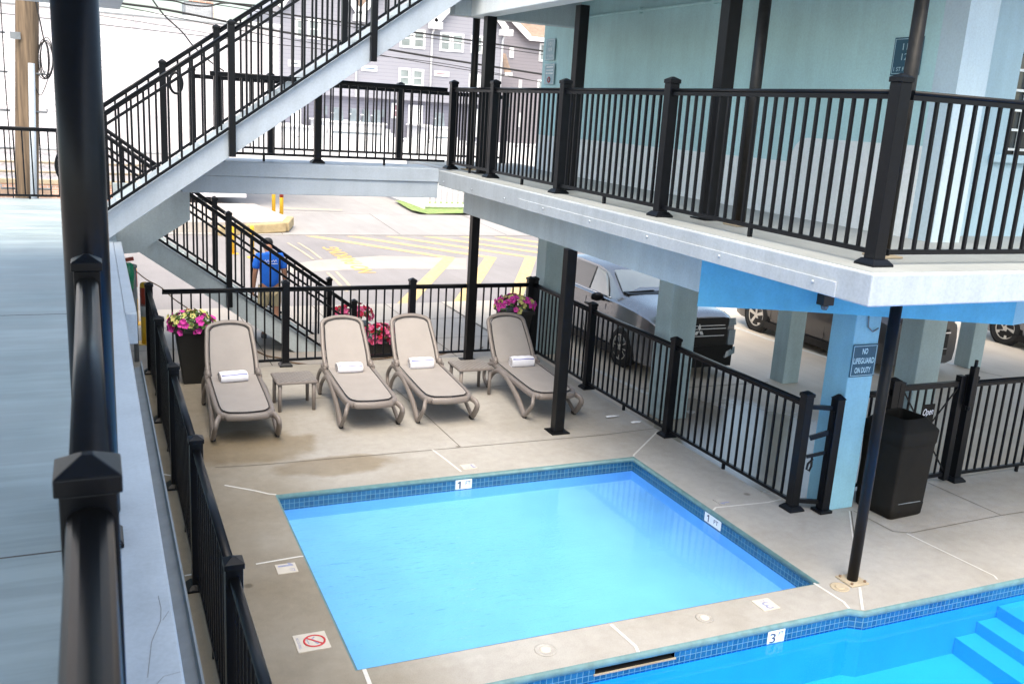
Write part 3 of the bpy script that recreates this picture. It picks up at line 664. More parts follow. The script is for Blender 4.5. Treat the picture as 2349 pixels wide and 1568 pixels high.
# ------------------------------------------------------------------ railings and fences
PW = .10
_pick = {}
def picket_mesh(h, w):
    k = (round(h, 3), w)
    if k not in _pick:
        o = B(-w/2, w/2, -w/2, w/2, 0, h).build('picket', 'rail'); _pick[k] = o.data; bpy.data.objects.remove(o)
    return _pick[k]
def railing(name, label, cat, posts, h=1.2, cap_h=1.31, low=.10, gap=.138, pw=PW, second=None, group=None, pdown=0.0, foot=True, skip=(), railw=.055, noposts=(), pkw=.022, flat_rail=False, ext=(0, 0), bent=0):
    P = [V(p) for p in posts]
    t = thing(name, label, cat, tuple(P[0])); org = P[0]
    if ext[0]: pass
    for i, p in enumerate(P):
        if i in noposts: continue
        po = B(p.x-pw/2, p.x+pw/2, p.y-pw/2, p.y+pw/2, p.z-pdown, p.z+cap_h-.05).build('post', 'rail', t, bevel=.004)
        c = pw/2+.008
        MB().hexa([(p.x-c, p.y-c, p.z+cap_h-.05), (p.x+c, p.y-c, p.z+cap_h-.05), (p.x+c, p.y+c, p.z+cap_h-.05), (p.x-c, p.y+c, p.z+cap_h-.05)],
                  [(p.x-c, p.y-c, p.z+cap_h-.015), (p.x+c, p.y-c, p.z+cap_h-.015), (p.x+c, p.y+c, p.z+cap_h-.015), (p.x-c, p.y+c, p.z+cap_h-.015)]).hexa(
                  [(p.x-c+.001, p.y-c+.001, p.z+cap_h-.015), (p.x+c-.001, p.y-c+.001, p.z+cap_h-.015), (p.x+c-.001, p.y+c-.001, p.z+cap_h-.015), (p.x-c+.001, p.y+c-.001, p.z+cap_h-.015)],
                  [(p.x-.01, p.y-.01, p.z+cap_h+.012), (p.x+.01, p.y-.01, p.z+cap_h+.012), (p.x+.01, p.y+.01, p.z+cap_h+.012), (p.x-.01, p.y+.01, p.z+cap_h+.012)]).build('cap', 'rail', po, bevel=.003)
        if foot:
            f0, f1 = pw/2+.045, pw/2+.012
            MB().hexa([(p.x-f0, p.y-f0, p.z), (p.x+f0, p.y-f0, p.z), (p.x+f0, p.y+f0, p.z), (p.x-f0, p.y+f0, p.z)], [(p.x-f0, p.y-f0, p.z+.02), (p.x+f0, p.y-f0, p.z+.02), (p.x+f0, p.y+f0, p.z+.02), (p.x-f0, p.y+f0, p.z+.02)]).hexa(
                [(p.x-f0, p.y-f0, p.z+.02), (p.x+f0, p.y-f0, p.z+.02), (p.x+f0, p.y+f0, p.z+.02), (p.x-f0, p.y+f0, p.z+.02)], [(p.x-f1, p.y-f1, p.z+.055), (p.x+f1, p.y-f1, p.z+.055), (p.x+f1, p.y+f1, p.z+.055), (p.x-f1, p.y+f1, p.z+.055)]).build('base', 'rail', po, bevel=.004)
    for i in range(len(P)-1):
        if i in skip: continue
        a, b = P[i], P[i+1]; dv = b-a; hd = V((dv.x, dv.y, 0)); ln = hd.length; u = hd/ln
        sl = dv.z/ln
        def pt(s_, z): return a+u*s_+V((0, 0, z+sl*s_))
        s0, s1 = pw/2-.002, ln-pw/2+.002
        if i == 0: s0 -= ext[0]
        if i == len(P)-2: s1 += ext[1]
        m = MB(); 
        if flat_rail: m.tube([pt(s0, h-.02), pt(s1, h-.02)], .04, 16, sq=(1.0, .62, 1))
        else: m.tube([pt(s0, h-.013), pt(s1, h-.013)], .030, 12, sq=(1, .55, .8))
        m.bar(pt(s0, h-.046), pt(s1, h-.046), .042, .034)
        m.build('top_rail', 'rail', t)
        if second: MB().bar(pt(s0, h-second), pt(s1, h-second), .03, .035).build('second_rail', 'rail', t)
        MB().bar(pt(s0, low), pt(s1, low), .034, .036).build('bottom_rail', 'rail', t)
        k = max(1, round((s1-s0)/gap))
        pm = picket_mesh(h-.06-low, pkw); ang = math.atan2(u.y, u.x)
        for q_ in range(1, k):
            s_ = s0+(s1-s0)*q_/k; o = bpy.data.objects.new('picket', pm); col.objects.link(o); o.parent = t
            o.location = pt(s_, low)-org; o.rotation_euler = (0, 0, ang)
        if foot and ln > 1.4:
            p = a+u*(ln/2); pz = p.z*0+a.z+sl*ln/2
            B(p.x-.016, p.x+.016, p.y-.016, p.y+.016, pz+.0, pz+low-.018).build('rail_support', 'rail', t)
    return t

XL = .655
railing('fence', 'long black picket fence along the left side of the pool deck below the walkway', 'fence', [(XL, 13.66, 0), (XL, 11.52, 0), (XL, 9.40, 0), (XL, 7.25, 0), (XL, 5.12, 0), (XL, 2.98, 0)], 1.2, 1.30, .09, .14)
railing('fence', 'black picket fence behind the loungers along the street side of the deck', 'fence', [(.78, 13.66, 0), (2.54, 13.68, 0), (4.50, 13.68, 0), (6.52, 13.66, 0)], 1.2, 1.30, .09, .13, noposts=(0,))
railing('fence', 'black picket fence between the pool deck and the parked cars', 'fence', [(6.60, 13.66, 0), (6.58, 11.62, 0), (6.60, 9.48, 0), (6.64, 7.12, 0)], 1.2, 1.30, .09, .132)
q = at_z(*T(1920, 1139, 2.7516, 310, 350), 0)
lk = railing('fence', 'short two post black fence stub beside the blue column with a hook latch', 'fence', [(6.72, 7.06, 0), (6.90, 7.0, 0)], 1.2, 1.28, .12, .2, noposts=(0,), foot=True, gap=.2) if False else None
t = thing('gate_post', 'black gate post with hook latch between the fence end and the blue column', 'gate post', (6.93, 7.0, 0))
po = B(6.88, 6.98, 6.93, 7.03, 0, 1.25).build('post', 'rail', t, bevel=.004)
MB().hexa([(6.872, 6.922, 1.25), (6.988, 6.922, 1.25), (6.988, 7.038, 1.25), (6.872, 7.038, 1.25)], [(6.92, 6.97, 1.30), (6.94, 6.97, 1.30), (6.94, 6.99, 1.30), (6.92, 6.99, 1.30)]).build('cap', 'rail', po)
B(6.84, 7.0, 6.90, 7.06, 0, .03).build('base', 'rail', t, bevel=.004)
for z in (1.14, .10): MB().bar((6.70, 7.10, z), (6.89, 7.01, z), .035, .045).build('link_rail', 'rail', t)
B(6.865, 6.88, 6.95, 6.965, .12, 1.12).build('picket', 'rail', t)
MB().bar((6.72, 7.09, .80), (6.89, 7.0, .88), .03, .05).build('latch_bar', 'rail', t)
MB().tube([(6.76, 7.06, .62), (6.76, 7.05, .50), (6.74, 7.05, .45), (6.71, 7.06, .47), (6.72, 7.06, .53), (6.77, 7.05, .58)], .012, 8).bar((6.70, 7.08, .60), (6.89, 7.0, .66), .02, .035).build('latch_hook', 'rail', t)
# gate run on the right
railing('fence', 'short black fence piece between the blue column and the gate behind the trash bin', 'fence', [(7.36, 7.24, 0), (7.955, 7.24, 0)], 1.2, 1.33, .12, .14, noposts=(0,), second=.35)
railing('fence', 'black picket fence running off the right edge beyond the gate', 'fence', [(9.17, 7.25, 0), (11.3, 7.25, 0)], 1.22, 1.30, .09, .14)
gt = thing('pool_gate', 'black pool gate with crossed diagonal brace wires behind the trash bin', 'gate', (8.07, 7.25, 0))
m = MB(); m.box(8.03, 8.11, 7.21, 7.29, .03, 1.28); m.build('hinge_post', 'rail', gt, bevel=.004)
m = MB(); m.box(8.95, 9.03, 7.21, 7.29, .03, 1.30); m.build('latch_post', 'rail', gt, bevel=.004)
MB().bar((8.11, 7.25, 1.205), (8.95, 7.25, 1.205), .05, .06).build('top_rail', 'rail', gt)
MB().bar((8.11, 7.25, .10), (8.95, 7.25, .10), .04, .045).build('bottom_rail', 'rail', gt)
pm = picket_mesh(1.07, .019)
for i in range(1, 7):
    o = bpy.data.objects.new('picket', pm); col.objects.link(o); o.parent = gt; o.location = (8.11+.84*i/7-8.07, 0, .12)
for a, b in (((8.12, 1.16), (8.94, .16)), ((8.94, 1.16), (8.12, .16))):
    MB().bar((a[0], 7.232, a[1]), (b[0], 7.232, b[1]), .012, .014).build('brace_wire', 'rail', gt)
m = MB(); m.box(9.05, 9.13, 7.14, 7.21, .95, 1.42); m.cyl((9.09, 7.17, 1.42), (9.09, 7.17, 1.50), .02); m.cyl((9.09, 7.17, .90), (9.09, 7.17, .95), .028)
m.build('latch_box', 'rail', gt, bevel=.008)
os_ = thing('open_sign', 'small dark sign reading Open in white script hung on the pool gate', 'sign', (8.51, 7.215, .9))
B(8.415, 8.61, 7.212, 7.224, .79, 1.0).build('board', 'bin', os_, bevel=.004)
m = MB().text('Open', (8.512, 7.2105, .90), (1, 0, .06), (.18, 0, 1), 1, 0, .01, .16, .11)
m.build('lettering', 'towel', os_)

# ------------------------------------------------------------------ right building: slab, beams, wall
XS, YS, ZS, YE = 4.83, 4.725, 2.98, 13.62
bd = thing('motel_building', 'pale blue two level motel building with railed balcony over the pool deck', 'building', (XS, YS, 0))
m = MB(); m.prism([(XS, YS), (16, YS), (16, 11.62), (7.3, 11.62), (7.3, 16.2), (XS+.3, 16.2), (XS+.3, YE), (XS, YE)], 'z', 2.75, ZS)
m.build('balcony_slab', 'white', bd, bevel=.012)
m = MB(); m.prism([(XS+.06, YS+.06), (15.9, YS+.06), (15.9, 11.55), (7.25, 11.55), (7.25, 16.1), (XS+.36, 16.1), (XS+.36, YE-.06), (XS+.06, YE-.06)], 'z', ZS, ZS+.004)
m.build('balcony_floor', 'balconyfloor', bd)
m = MB(); m.box(XS-.014, XS, YS+.32, 10.6, 2.757, 2.868)
for i in range(8):
    y = YS+.55+i*1.15; m.lathe([(.013, 0), (.013, -.010), (.005, -.014)], (XS-.014, y, 2.83), 8, 0, 'x')
m.build('fascia_trim', 'white', bd, bevel=.003)
MB().box(5.25, 5.55, 7.25, YE-.02, 2.34, 2.752).build('side_beam', 'palegrey', bd, bevel=.01)
MB().prism([(5.22, 7.22), (5.87, 7.0), (6.9, 6.52), (8.0, 6.0), (8.05, 6.4), (7.0, 6.85), (6.0, 7.3), (5.5, 7.5)], 'z', 2.215, 2.752).build('corner_beam', 'bounceblue', bd)
W = 6.95
MB().prism([(8.002, 6.0), (10.4, 6.55), (10.4, 6.85), (8.06, 6.4)], 'z', 2.215, 2.752).build('side_beam', 'columnblue', bd)
# end beam towards the street and end balcony
MB().box(1.12, XS, YE, YE+.26, 2.56, 2.80).build('end_beam', 'stair', bd, bevel=.008)
MB().box(1.12, XS-.002, YE-.025, YE+.9, 2.80, ZS+.02).build('end_balcony_slab', 'stair', bd, bevel=.008)
MB().box(W, W+.25, 6.45, 14.65, ZS, 5.62).build('wall', 'wallblue', bd)
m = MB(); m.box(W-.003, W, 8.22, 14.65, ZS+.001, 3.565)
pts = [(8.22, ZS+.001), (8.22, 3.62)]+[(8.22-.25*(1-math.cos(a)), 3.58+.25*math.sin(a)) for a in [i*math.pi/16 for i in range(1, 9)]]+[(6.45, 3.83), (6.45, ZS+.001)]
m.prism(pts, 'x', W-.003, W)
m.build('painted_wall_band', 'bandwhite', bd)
MB().box(W, W+.36, 6.18, 6.449, ZS, 5.62).build('pilaster', 'pilaster', bd)
m = MB(); Y2 = 6.62
xw = at_y(2498, 340, Y2+.1).x; zw = at_y(2540, 388, Y2).z
m.box(W+.362, xw, Y2, Y2+.25, ZS, 5.62); m.box(xw, xw+1.4, Y2, Y2+.25, zw+.97, 5.62); m.box(xw, xw+1.4, Y2, Y2+.25, ZS, zw); m.box(xw+1.4, 16, Y2, Y2+.25, ZS, 5.62)
m.build('side_wall', 'wallright', bd)
wn = MB().box(xw, xw+1.4, Y2+.13, Y2+.16, zw, zw+.97).build('window', 'glass_dark', bd)
m = MB()
for i in range(6): m.box(xw+i*.28-.012, xw+i*.28+.012, Y2+.09, Y2+.12, zw, zw+.97)
for i in range(5): m.box(xw, xw+1.4, Y2+.092, Y2+.118, zw+.04+i*.19, zw+.064+i*.19)
m.build('window_grille', 'bandwhite', wn)
MB().box(xw-.22, xw+1.5, Y2-.06, Y2+.12, zw-.08, zw).build('window_sill', 'wallright', wn, bevel=.01)
# roof and its edge beam
MB().prism([(5.05, 4.9), (16, 4.9), (16, 11.6), (7.35, 11.6), (7.35, 14.9), (5.05, 14.9)], 'z', 5.62, 5.85).build('roof', 'white', bd)
MB().box(5.15, 5.42, 5.0, 13.4, 5.22, 5.618).build('roof_beam', 'bandwhite', bd, bevel=.01)
MB().box(4.9, 8, 13.4, 13.62, 5.22, 5.618).build('roof_end_beam', 'palegrey', bd, bevel=.01)
MB().prism([(14.45, 5.62), (14.1, 5.62), (14.3, 5.35)], 'x', W-.25, W-.001).build('bracket', 'wallblue', bd)
m = MB().tube([(W-.03, 14.8, 5.37), (W-.03, 12.4, 5.36), (W-.03, 9.8, 5.335), (W-.03, 6.6, 5.31)], .022, 8)
for y in (13.2, 11.6, 9.9, 8.2): m.box(W-.055, W, y-.02, y+.02, 5.31, 5.39)
m.build('conduit', 'wallblue', bd)
# columns under the building
def column(label, x0, y0, w, dp, z1, mat):
    t = thing('column', label, 'column', (x0, y0, 0))
    MB().box(x0, x0+w, y0, y0+dp, -.06 if mat != 'columnblue' else 0, z1).build('shaft', mat, t, bevel=.012)
    return t
cb = column('light blue square column with the no lifeguard sign beside the trash bin', 7.0, 6.97, .34, .34, 2.74, 'columnblue')
MB().tube([(7.135, 6.955, 2.15), (7.15, 6.95, 2.005), (7.21, 6.94, 1.955), (7.285, 6.945, 1.99)], .008, 6).build('wall_hook', 'grey', cb)
column('pale grey square column at the street end of the fence beside the parked SUV', 6.80, 13.72, .40, .34, 2.74, 'columngrey')
column('grey green square column close to the front of the graphite SUV', 6.96, 10.18, .42, .36, 2.74, 'columngrey')
column('free standing grey column in the lot between the graphite SUV and the charcoal SUV', 9.98, 11.30, .32, .32, 2.74, 'columngrey')
column('wide grey green column behind the trash bin in front of the charcoal SUV', 9.75, 8.55, .42, .36, 2.74, 'columngrey')
column('slim pale column standing right of the charcoal SUV nose', 14.2, 11.35, .32, .32, 2.74, 'columngrey')
sg = thing('no_lifeguard_sign', 'navy sign reading NO LIFEGUARD ON DUTY on the light blue column', 'sign', (7.165, 6.965, 1.65))
def signboard(t, c, xd, yd, w, h, n, face='signblue', ink='signink'):
    c, xd, yd, n = V(c), V(xd), V(yd), V(n)
    P_ = lambda a, b, k: c+xd*a+yd*b+n*k
    MB().hexa([P_(-w/2, -h/2, 0), P_(w/2, -h/2, 0), P_(w/2, h/2, 0), P_(-w/2, h/2, 0)], [P_(-w/2, -h/2, .008), P_(w/2, -h/2, .008), P_(w/2, h/2, .008), P_(-w/2, h/2, .008)]).build('board', face, t, bevel=.003)
    m = MB(); i = .016; k = .0095
    for a, b in (((-1, -1), (1, -1)), ((1, -1), (1, 1)), ((1, 1), (-1, 1)), ((-1, 1), (-1, -1))):
        m.bar(P_(a[0]*(w/2-i), a[1]*(h/2-i), k), P_(b[0]*(w/2-i), b[1]*(h/2-i), k), .005, .003, up=n)
    m.build('border', ink, t)
    return P_
P_ = signboard(sg, (7.165, 6.964, 1.65), (1, 0, 0), (0, 0, 1), .335, .345, (0, -1, 0))
m = MB()
for s_, zz, ww in (('NO', .10, .075), ('LIFEGUARD', 0, .28), ('ON DUTY', -.10, .215)): m.text(s_, P_(0, zz, .0105), (1, 0, 0), (0, 0, 1), 1, 0, .025, ww, .062)
m.build('lettering', 'signink', sg)
sg = thing('room_number_sign', 'navy room number sign on the teal wall partly hidden by the round pole', 'sign', (W, 6.79, 4.62))
P_ = signboard(sg, (W-.003, 6.79, 4.625), (0, -1, 0), (0, 0, 1), .345, .34, (-1, 0, 0))
m = MB(); m.text('116', P_(0, .085, .0105), (0, -1, 0), (0, 0, 1), 1, 0, .0, .12, .06); m.text('125', P_(-.0, -.005, .0105), (0, -1, 0), (0, 0, 1), 1, 0, .0, .12, .06)
m.text('1 ST FLOOR', P_(0, -.115, .0105), (0, -1, 0), (0, 0, 1), 1, 0, .005, .27, .038); m.build('lettering', 'signink', sg)
sg = thing('room_number_sign', 'faded pale blue room number sign at the street end of the balcony wall', 'sign', (W, 14.34, 4.93))
P_ = signboard(sg, (W-.02, 14.34, 4.93), (0, -1, 0), (0, 0, 1), .34, .34, (-1, 0, 0), 'signpale', 'bandwhite')
m = MB(); m.text('101', P_(0, .09, .0105), (0, -1, 0), (0, 0, 1), 1, 0, .0, .13, .06); m.text('109', P_(0, 0, .0105), (0, -1, 0), (0, 0, 1), 1, 0, .0, .13, .06)
m.text('1 ST FLOOR', P_(0, -.10, .0105), (0, -1, 0), (0, 0, 1), 1, 0, .0, .24, .035); m.build('lettering', 'bandwhite', sg)
sg = thing('notice_sign', 'pale notice board with a small red mark below the faded room number sign', 'sign', (W, 14.31, 4.54))
P_ = signboard(sg, (W-.02, 14.31, 4.545), (0, -1, 0), (0, 0, 1), .36, .33, (-1, 0, 0), 'signpale', 'bandwhite')
m = MB()
for zz, ww in ((.11, .24), (.06, .27), (.01, .26)): m.bar(P_(-ww/2, zz, .009), P_(ww/2, zz, .009), .02, .002, up=(-1, 0, 0))
m.build('text_lines', 'bandwhite', sg)
MB().tube([P_(.04*math.cos(a), -.09+.04*math.sin(a), .011) for a in [i*math.pi/8 for i in range(16)]], .009, 5, closed=True).build('red_mark', 'red', sg)
cmr = thing('floodlight', 'small black floodlight box fixed to the blue beam beside the blue column', 'light fixture', (6.49, 6.68, 2.32))
p0 = at_y(*g(1, 3, 390, 462), 6.60); p1 = at_y(*g(1, 3, 453, 535), 6.60)
B(p0.x, p1.x, 6.60, 6.70, p1.z, p0.z).build('housing', 'planter', cmr, bevel=.006)
MB().lathe([(.0, -.05), (.025, -.045), (.036, -.02), (.038, 0)], ((p0.x+p1.x)/2, 6.65, p1.z), 14).build('lens', 'glass_dark', cmr)

# balcony railings (right building)
XR = 5.16
railing('balcony_railing', 'long black balcony railing facing the wading pool on the right building', 'railing', [(XR, 5.06, ZS), (XR, 7.93, ZS), (XR, 10.20, ZS), (XR, 12.35, ZS), (XR-.02, 13.95, ZS)], 1.235, 1.335, .10, .127, pkw=.024, pw=.105)
railing('balcony_railing', 'black balcony railing at the right facing the main pool', 'railing', [(XR+.062, 5.06, ZS), (8.4, 5.06, ZS)], 1.235, 1.335, .10, .127, pkw=.024, pw=.105, noposts=(0,))
railing('balcony_railing', 'black railing of the end balcony seen under the upper staircase', 'railing', [(XR-.08, 13.95, ZS+.02), (3.05, 13.95, ZS+.02), (1.5, 13.95, ZS+.02)], 1.2, 1.30, .10, .14, noposts=(0, 2))
railing('balcony_railing', 'street side black railing behind the end balcony against the white fences', 'railing', [(6.9, 16.0, ZS), (4.92, 16.0, ZS), (2.72, 16.0, ZS), (1.5, 16.0, ZS)], 1.2, 1.30, .10, .14, foot=False)
def sqpost(label, x, y, z0, z1, w=.12, base=True):
    t = thing('support_post', label, 'post', (x, y, z0))
    B(x-w/2, x+w/2, y-w/2, y+w/2, z0, z1).build('shaft', 'post', t, bevel=.006)
    if base: B(x-w/2-.06, x+w/2+.06, y-w/2-.06, y+w/2+.06, z0+.001, z0+.016).build('base_plate', 'post', t, bevel=.004)
    return t
def rpost(label, x, y, z0, z1, r=.05, mat='pipe', plate=True):
    t = thing('support_pole', label, 'pole', (x, y, z0))
    MB().cyl((x, y, z0), (x, y, z1), r, n=24).build('shaft', mat, t)
    if plate: B(x-r-.055, x+r+.055, y-r-.055, y+r+.055, z0+.001, z0+.016).build('base_plate', 'kerbstone', t, bevel=.004)
    return t
sqpost('square black post on the deck standing before the rightmost lounger', 5.27, 9.97, 0, 2.34, .13)
sqpost('square black post on the deck behind the second side table by the back fence', 5.40, 13.45, 0, 2.34, .125)
sqpost('square black post on the balcony in front of the far wall signs', 5.58, 10.72, ZS+.005, 5.22, .13)
sqpost('square black post on the balcony next to the weathered round pole', 5.60, 7.72, ZS+.005, 5.22, .145)
sqpost('square black post at the street end of the balcony below the roof beam', 5.36, 13.15, ZS+.005, 5.22, .15)
rpost('weathered round black pole on the balcony right beside a square post', 5.62, 7.25, ZS+.005, 5.22, .055)
rpost('slim round black pole at the street end of the balcony', 5.42, 13.85, ZS+.005, 5.75, .055)
rpost('weathered round brownish pole behind the balcony corner post in front of the navy sign', 5.605, 5.42, ZS+.005, 5.22, .052)
t = rpost('round dark blue black pole standing on the deck corner between the two pools', 6.10, 5.66, 0, 2.752, .048, 'post')
for sx in (-1, 1):
    for sy in (-1, 1): MB().cyl((6.1+sx*.075, 5.66+sy*.075, .016), (6.1+sx*.075, 5.66+sy*.075, .032), .012, n=8).build('bolt', 'cord', t)

# ------------------------------------------------------------------ left walkway
ZW = 1.98
lw_ = thing('raised_walkway', 'pale blue grey raised walkway with metal edge along the left side', 'walkway', (0, 0, 0))
MB().box(-3.0, -.09, -1.5, 17.95, ZW-.22, ZW).build('walkway_floor', 'walk', lw_)
m = MB(); m.box(-.0895, .215, -1.5, 17.95, ZW-.26, ZW-.004); m.build('edge_trim', 'stair', lw_, bevel=.01)
MB().box(.216, .315, 8.74, 13.1, ZW-.30, ZW-.012).build('edge_ledge', 'stair', lw_, bevel=.01)
MB().box(-3.0, .18, -1.5, 17.9, -.1, ZW-.262).build('under_wall', 'columngrey', lw_)
m = MB()
for y in (8.72, 4.05, 1.1, 13.4): m.box(-3.0, -.09, y-.004, y+.004, ZW, ZW+.0015)
m.box(.098, .101, 8.7, 17.9, ZW-.005, ZW-.002); m.build('floor_seam', 'crack', lw_)
cr = MB()
for pts in ([(.10, 3.0), (.125, 3.22), (.165, 3.36), (.172, 3.45), (.168, 3.55)], [(.172, 3.36), (.198, 3.42)], [(.105, 2.92), (.15, 2.99), (.205, 3.0)]):
    cr.strip(pts, .0016, ZW-.0025)
cr.build('paint_crack', 'crack', lw_)
gu = MB(); gu.prism([(.22, 1.46), (.33, 1.50), (.335, 1.56), (.325, 1.56), (.322, 1.51), (.22, 1.49)], 'y', 1.5, 8.6)
tag(gu.build('gutter', 'grey'), 'thin grey metal gutter under the edge of the raised walkway', 'gutter')
MB().box(-3.0, .35, -1.5, 11.5, 4.72, 4.92).build('walkway_roof', 'white', lw_)
railing('walkway_railing', 'thick near black railing with peaked post caps running beside the camera', 'railing', [(-.03, -.35, ZW), (-.03, 1.79, ZW), (-.035, 4.10, ZW), (-.04, 6.2, ZW)], 1.17, 1.25, .10, .125, pw=.10, flat_rail=True, noposts=(3,), skip=(2,))
railing('walkway_railing', 'thin black railing across the street end of the raised walkway', 'railing', [(.05, 17.85, ZW), (-2.0, 17.85, ZW), (-4.2, 17.85, ZW)], 1.19, 1.28, .06, .13, noposts=(0, 1, 2))
t = thing('support_column', 'thick round black column rising beside the near railing at the left', 'column', (-.035, 4.42, ZW))
MB().cyl((-.035, 4.42, ZW), (-.035, 4.42, 4.72), .092, n=40).build('shaft', 'rail', t)

# ------------------------------------------------------------------ staircases
def stairs(name, label, x0, z0, x1, z1, ya, yb, th, n, mat='stair', x_first=None):
    t = thing(name, label, 'staircase', (x0, ya, z0)); s = (z1-z0)/(x1-x0)
    for y in (ya, yb-.05):
        MB().prism([(x0, z0-th), (x1, z1-th), (x1, z1), (x0, z0)] if True else [], 'y', y, y+.05).build('stringer', mat, t, bevel=.004)
    for i in range(n):
        a = x0+(x1-x0)*(i+.5)/n; z = z0+s*(a-x0)-.14; w = abs(x1-x0)/n
        m = MB().box(a-w*.58, a+w*.58, ya+.051, yb-.051, z-.03, z)
        m.build('tread', 'palegrey', t)
        rx = a+(w*.5 if s > 0 else -w*.5)
        MB().box(rx-.01, rx+.01, ya+.052, yb-.052, z+.001, z+abs(s)*w-.032).build('riser', 'bandwhite', t)
    return t
YU, YU2, s_u = 12.95, 14.05, .72
zu = lambda x: 2.245+s_u*x
stairs('staircase', 'upper flight of pale grey stairs crossing the top left in front of the end balcony', .04, zu(.04), 5.2, zu(5.2), YU, YU2, .345, 19)
def stair_rail(label, xs, zf, y, h, pdown, name='stair_railing', ext=(0, 0), capx=.115, noposts=(), sec=.165):
    return railing(name, label, 'railing', [(x, y, zf(x)) for x in xs], h, h+capx, .035, .145, pw=.085, second=sec, pdown=pdown, foot=False, ext=ext, noposts=noposts, pkw=.027)
stair_rail('black railing on the near side of the upper staircase', [.0, 1.70, 3.57, 5.3], zu, YU-.045, 1.235, .36, noposts=(0,))
stair_rail('black railing on the far side of the upper staircase', [.0, .94, 1.655, 3.45, 5.1], zu, YU2+.02, 1.31, .12, noposts=(0,), capx=.07)
zl = lambda x: 2.345-.715*x
YLa, YLb = 14.7, 15.85
stairs('staircase', 'lower flight of grey stairs descending to the street behind the back fence', .25, zl(.25), 3.35, zl(3.35), YLa, YLb, .36, 12, 'palegrey')
stair_rail('black railing on the near side of the lower staircase', [.1, 1.865, 3.83], zl, YLa-.045, 1.06, .30, sec=.29)
stair_rail('black railing on the far side of the lower staircase', [.1, 1.80, 3.70], zl, YLb+.02, 1.11, .12, sec=.29)
lp = [o for o in bpy.data.objects if o.get('label') == 'black railing on the far side of the upper staircase'][0]
for (x, y, r) in ((166, 415, .17), (440, 208, .11)):
    c = at_y(x, y, 14.0); MB().tube([(c.x+r*.75*math.cos(a), 14.0, c.z+r*1.25*math.sin(a)) for a in [i*math.pi/14 for i in range(28)]], .018, 8, closed=True).build('handrail_return', 'rail', lp)
ld = thing('stair_landing', 'grey landing wall under the upper stairs joining the two flights', 'landing', (-.5, 13.2, 0))
p = [at_y(*q_, 14.35) for q_ in (g(1, 0, 740, 110), g(1, 0, 1195, -350), g(0, 0, 1200, 1360))]
MB().box(-2.5, .26, 13.0, 16.0, 1.74, ZW-.005).build('landing_floor', 'palegrey', ld)
MB().prism([(.262, 1.60), (.55, 1.62), (1.28, 2.1), (1.28, 2.6), (.262, 2.6)], 'y', 14.3, 14.4).build('landing_panel', 'palegrey', ld)
MB().box(.262, .36, 14.0, 14.12, -.08, 1.73).build('landing_post', 'palegrey', ld)

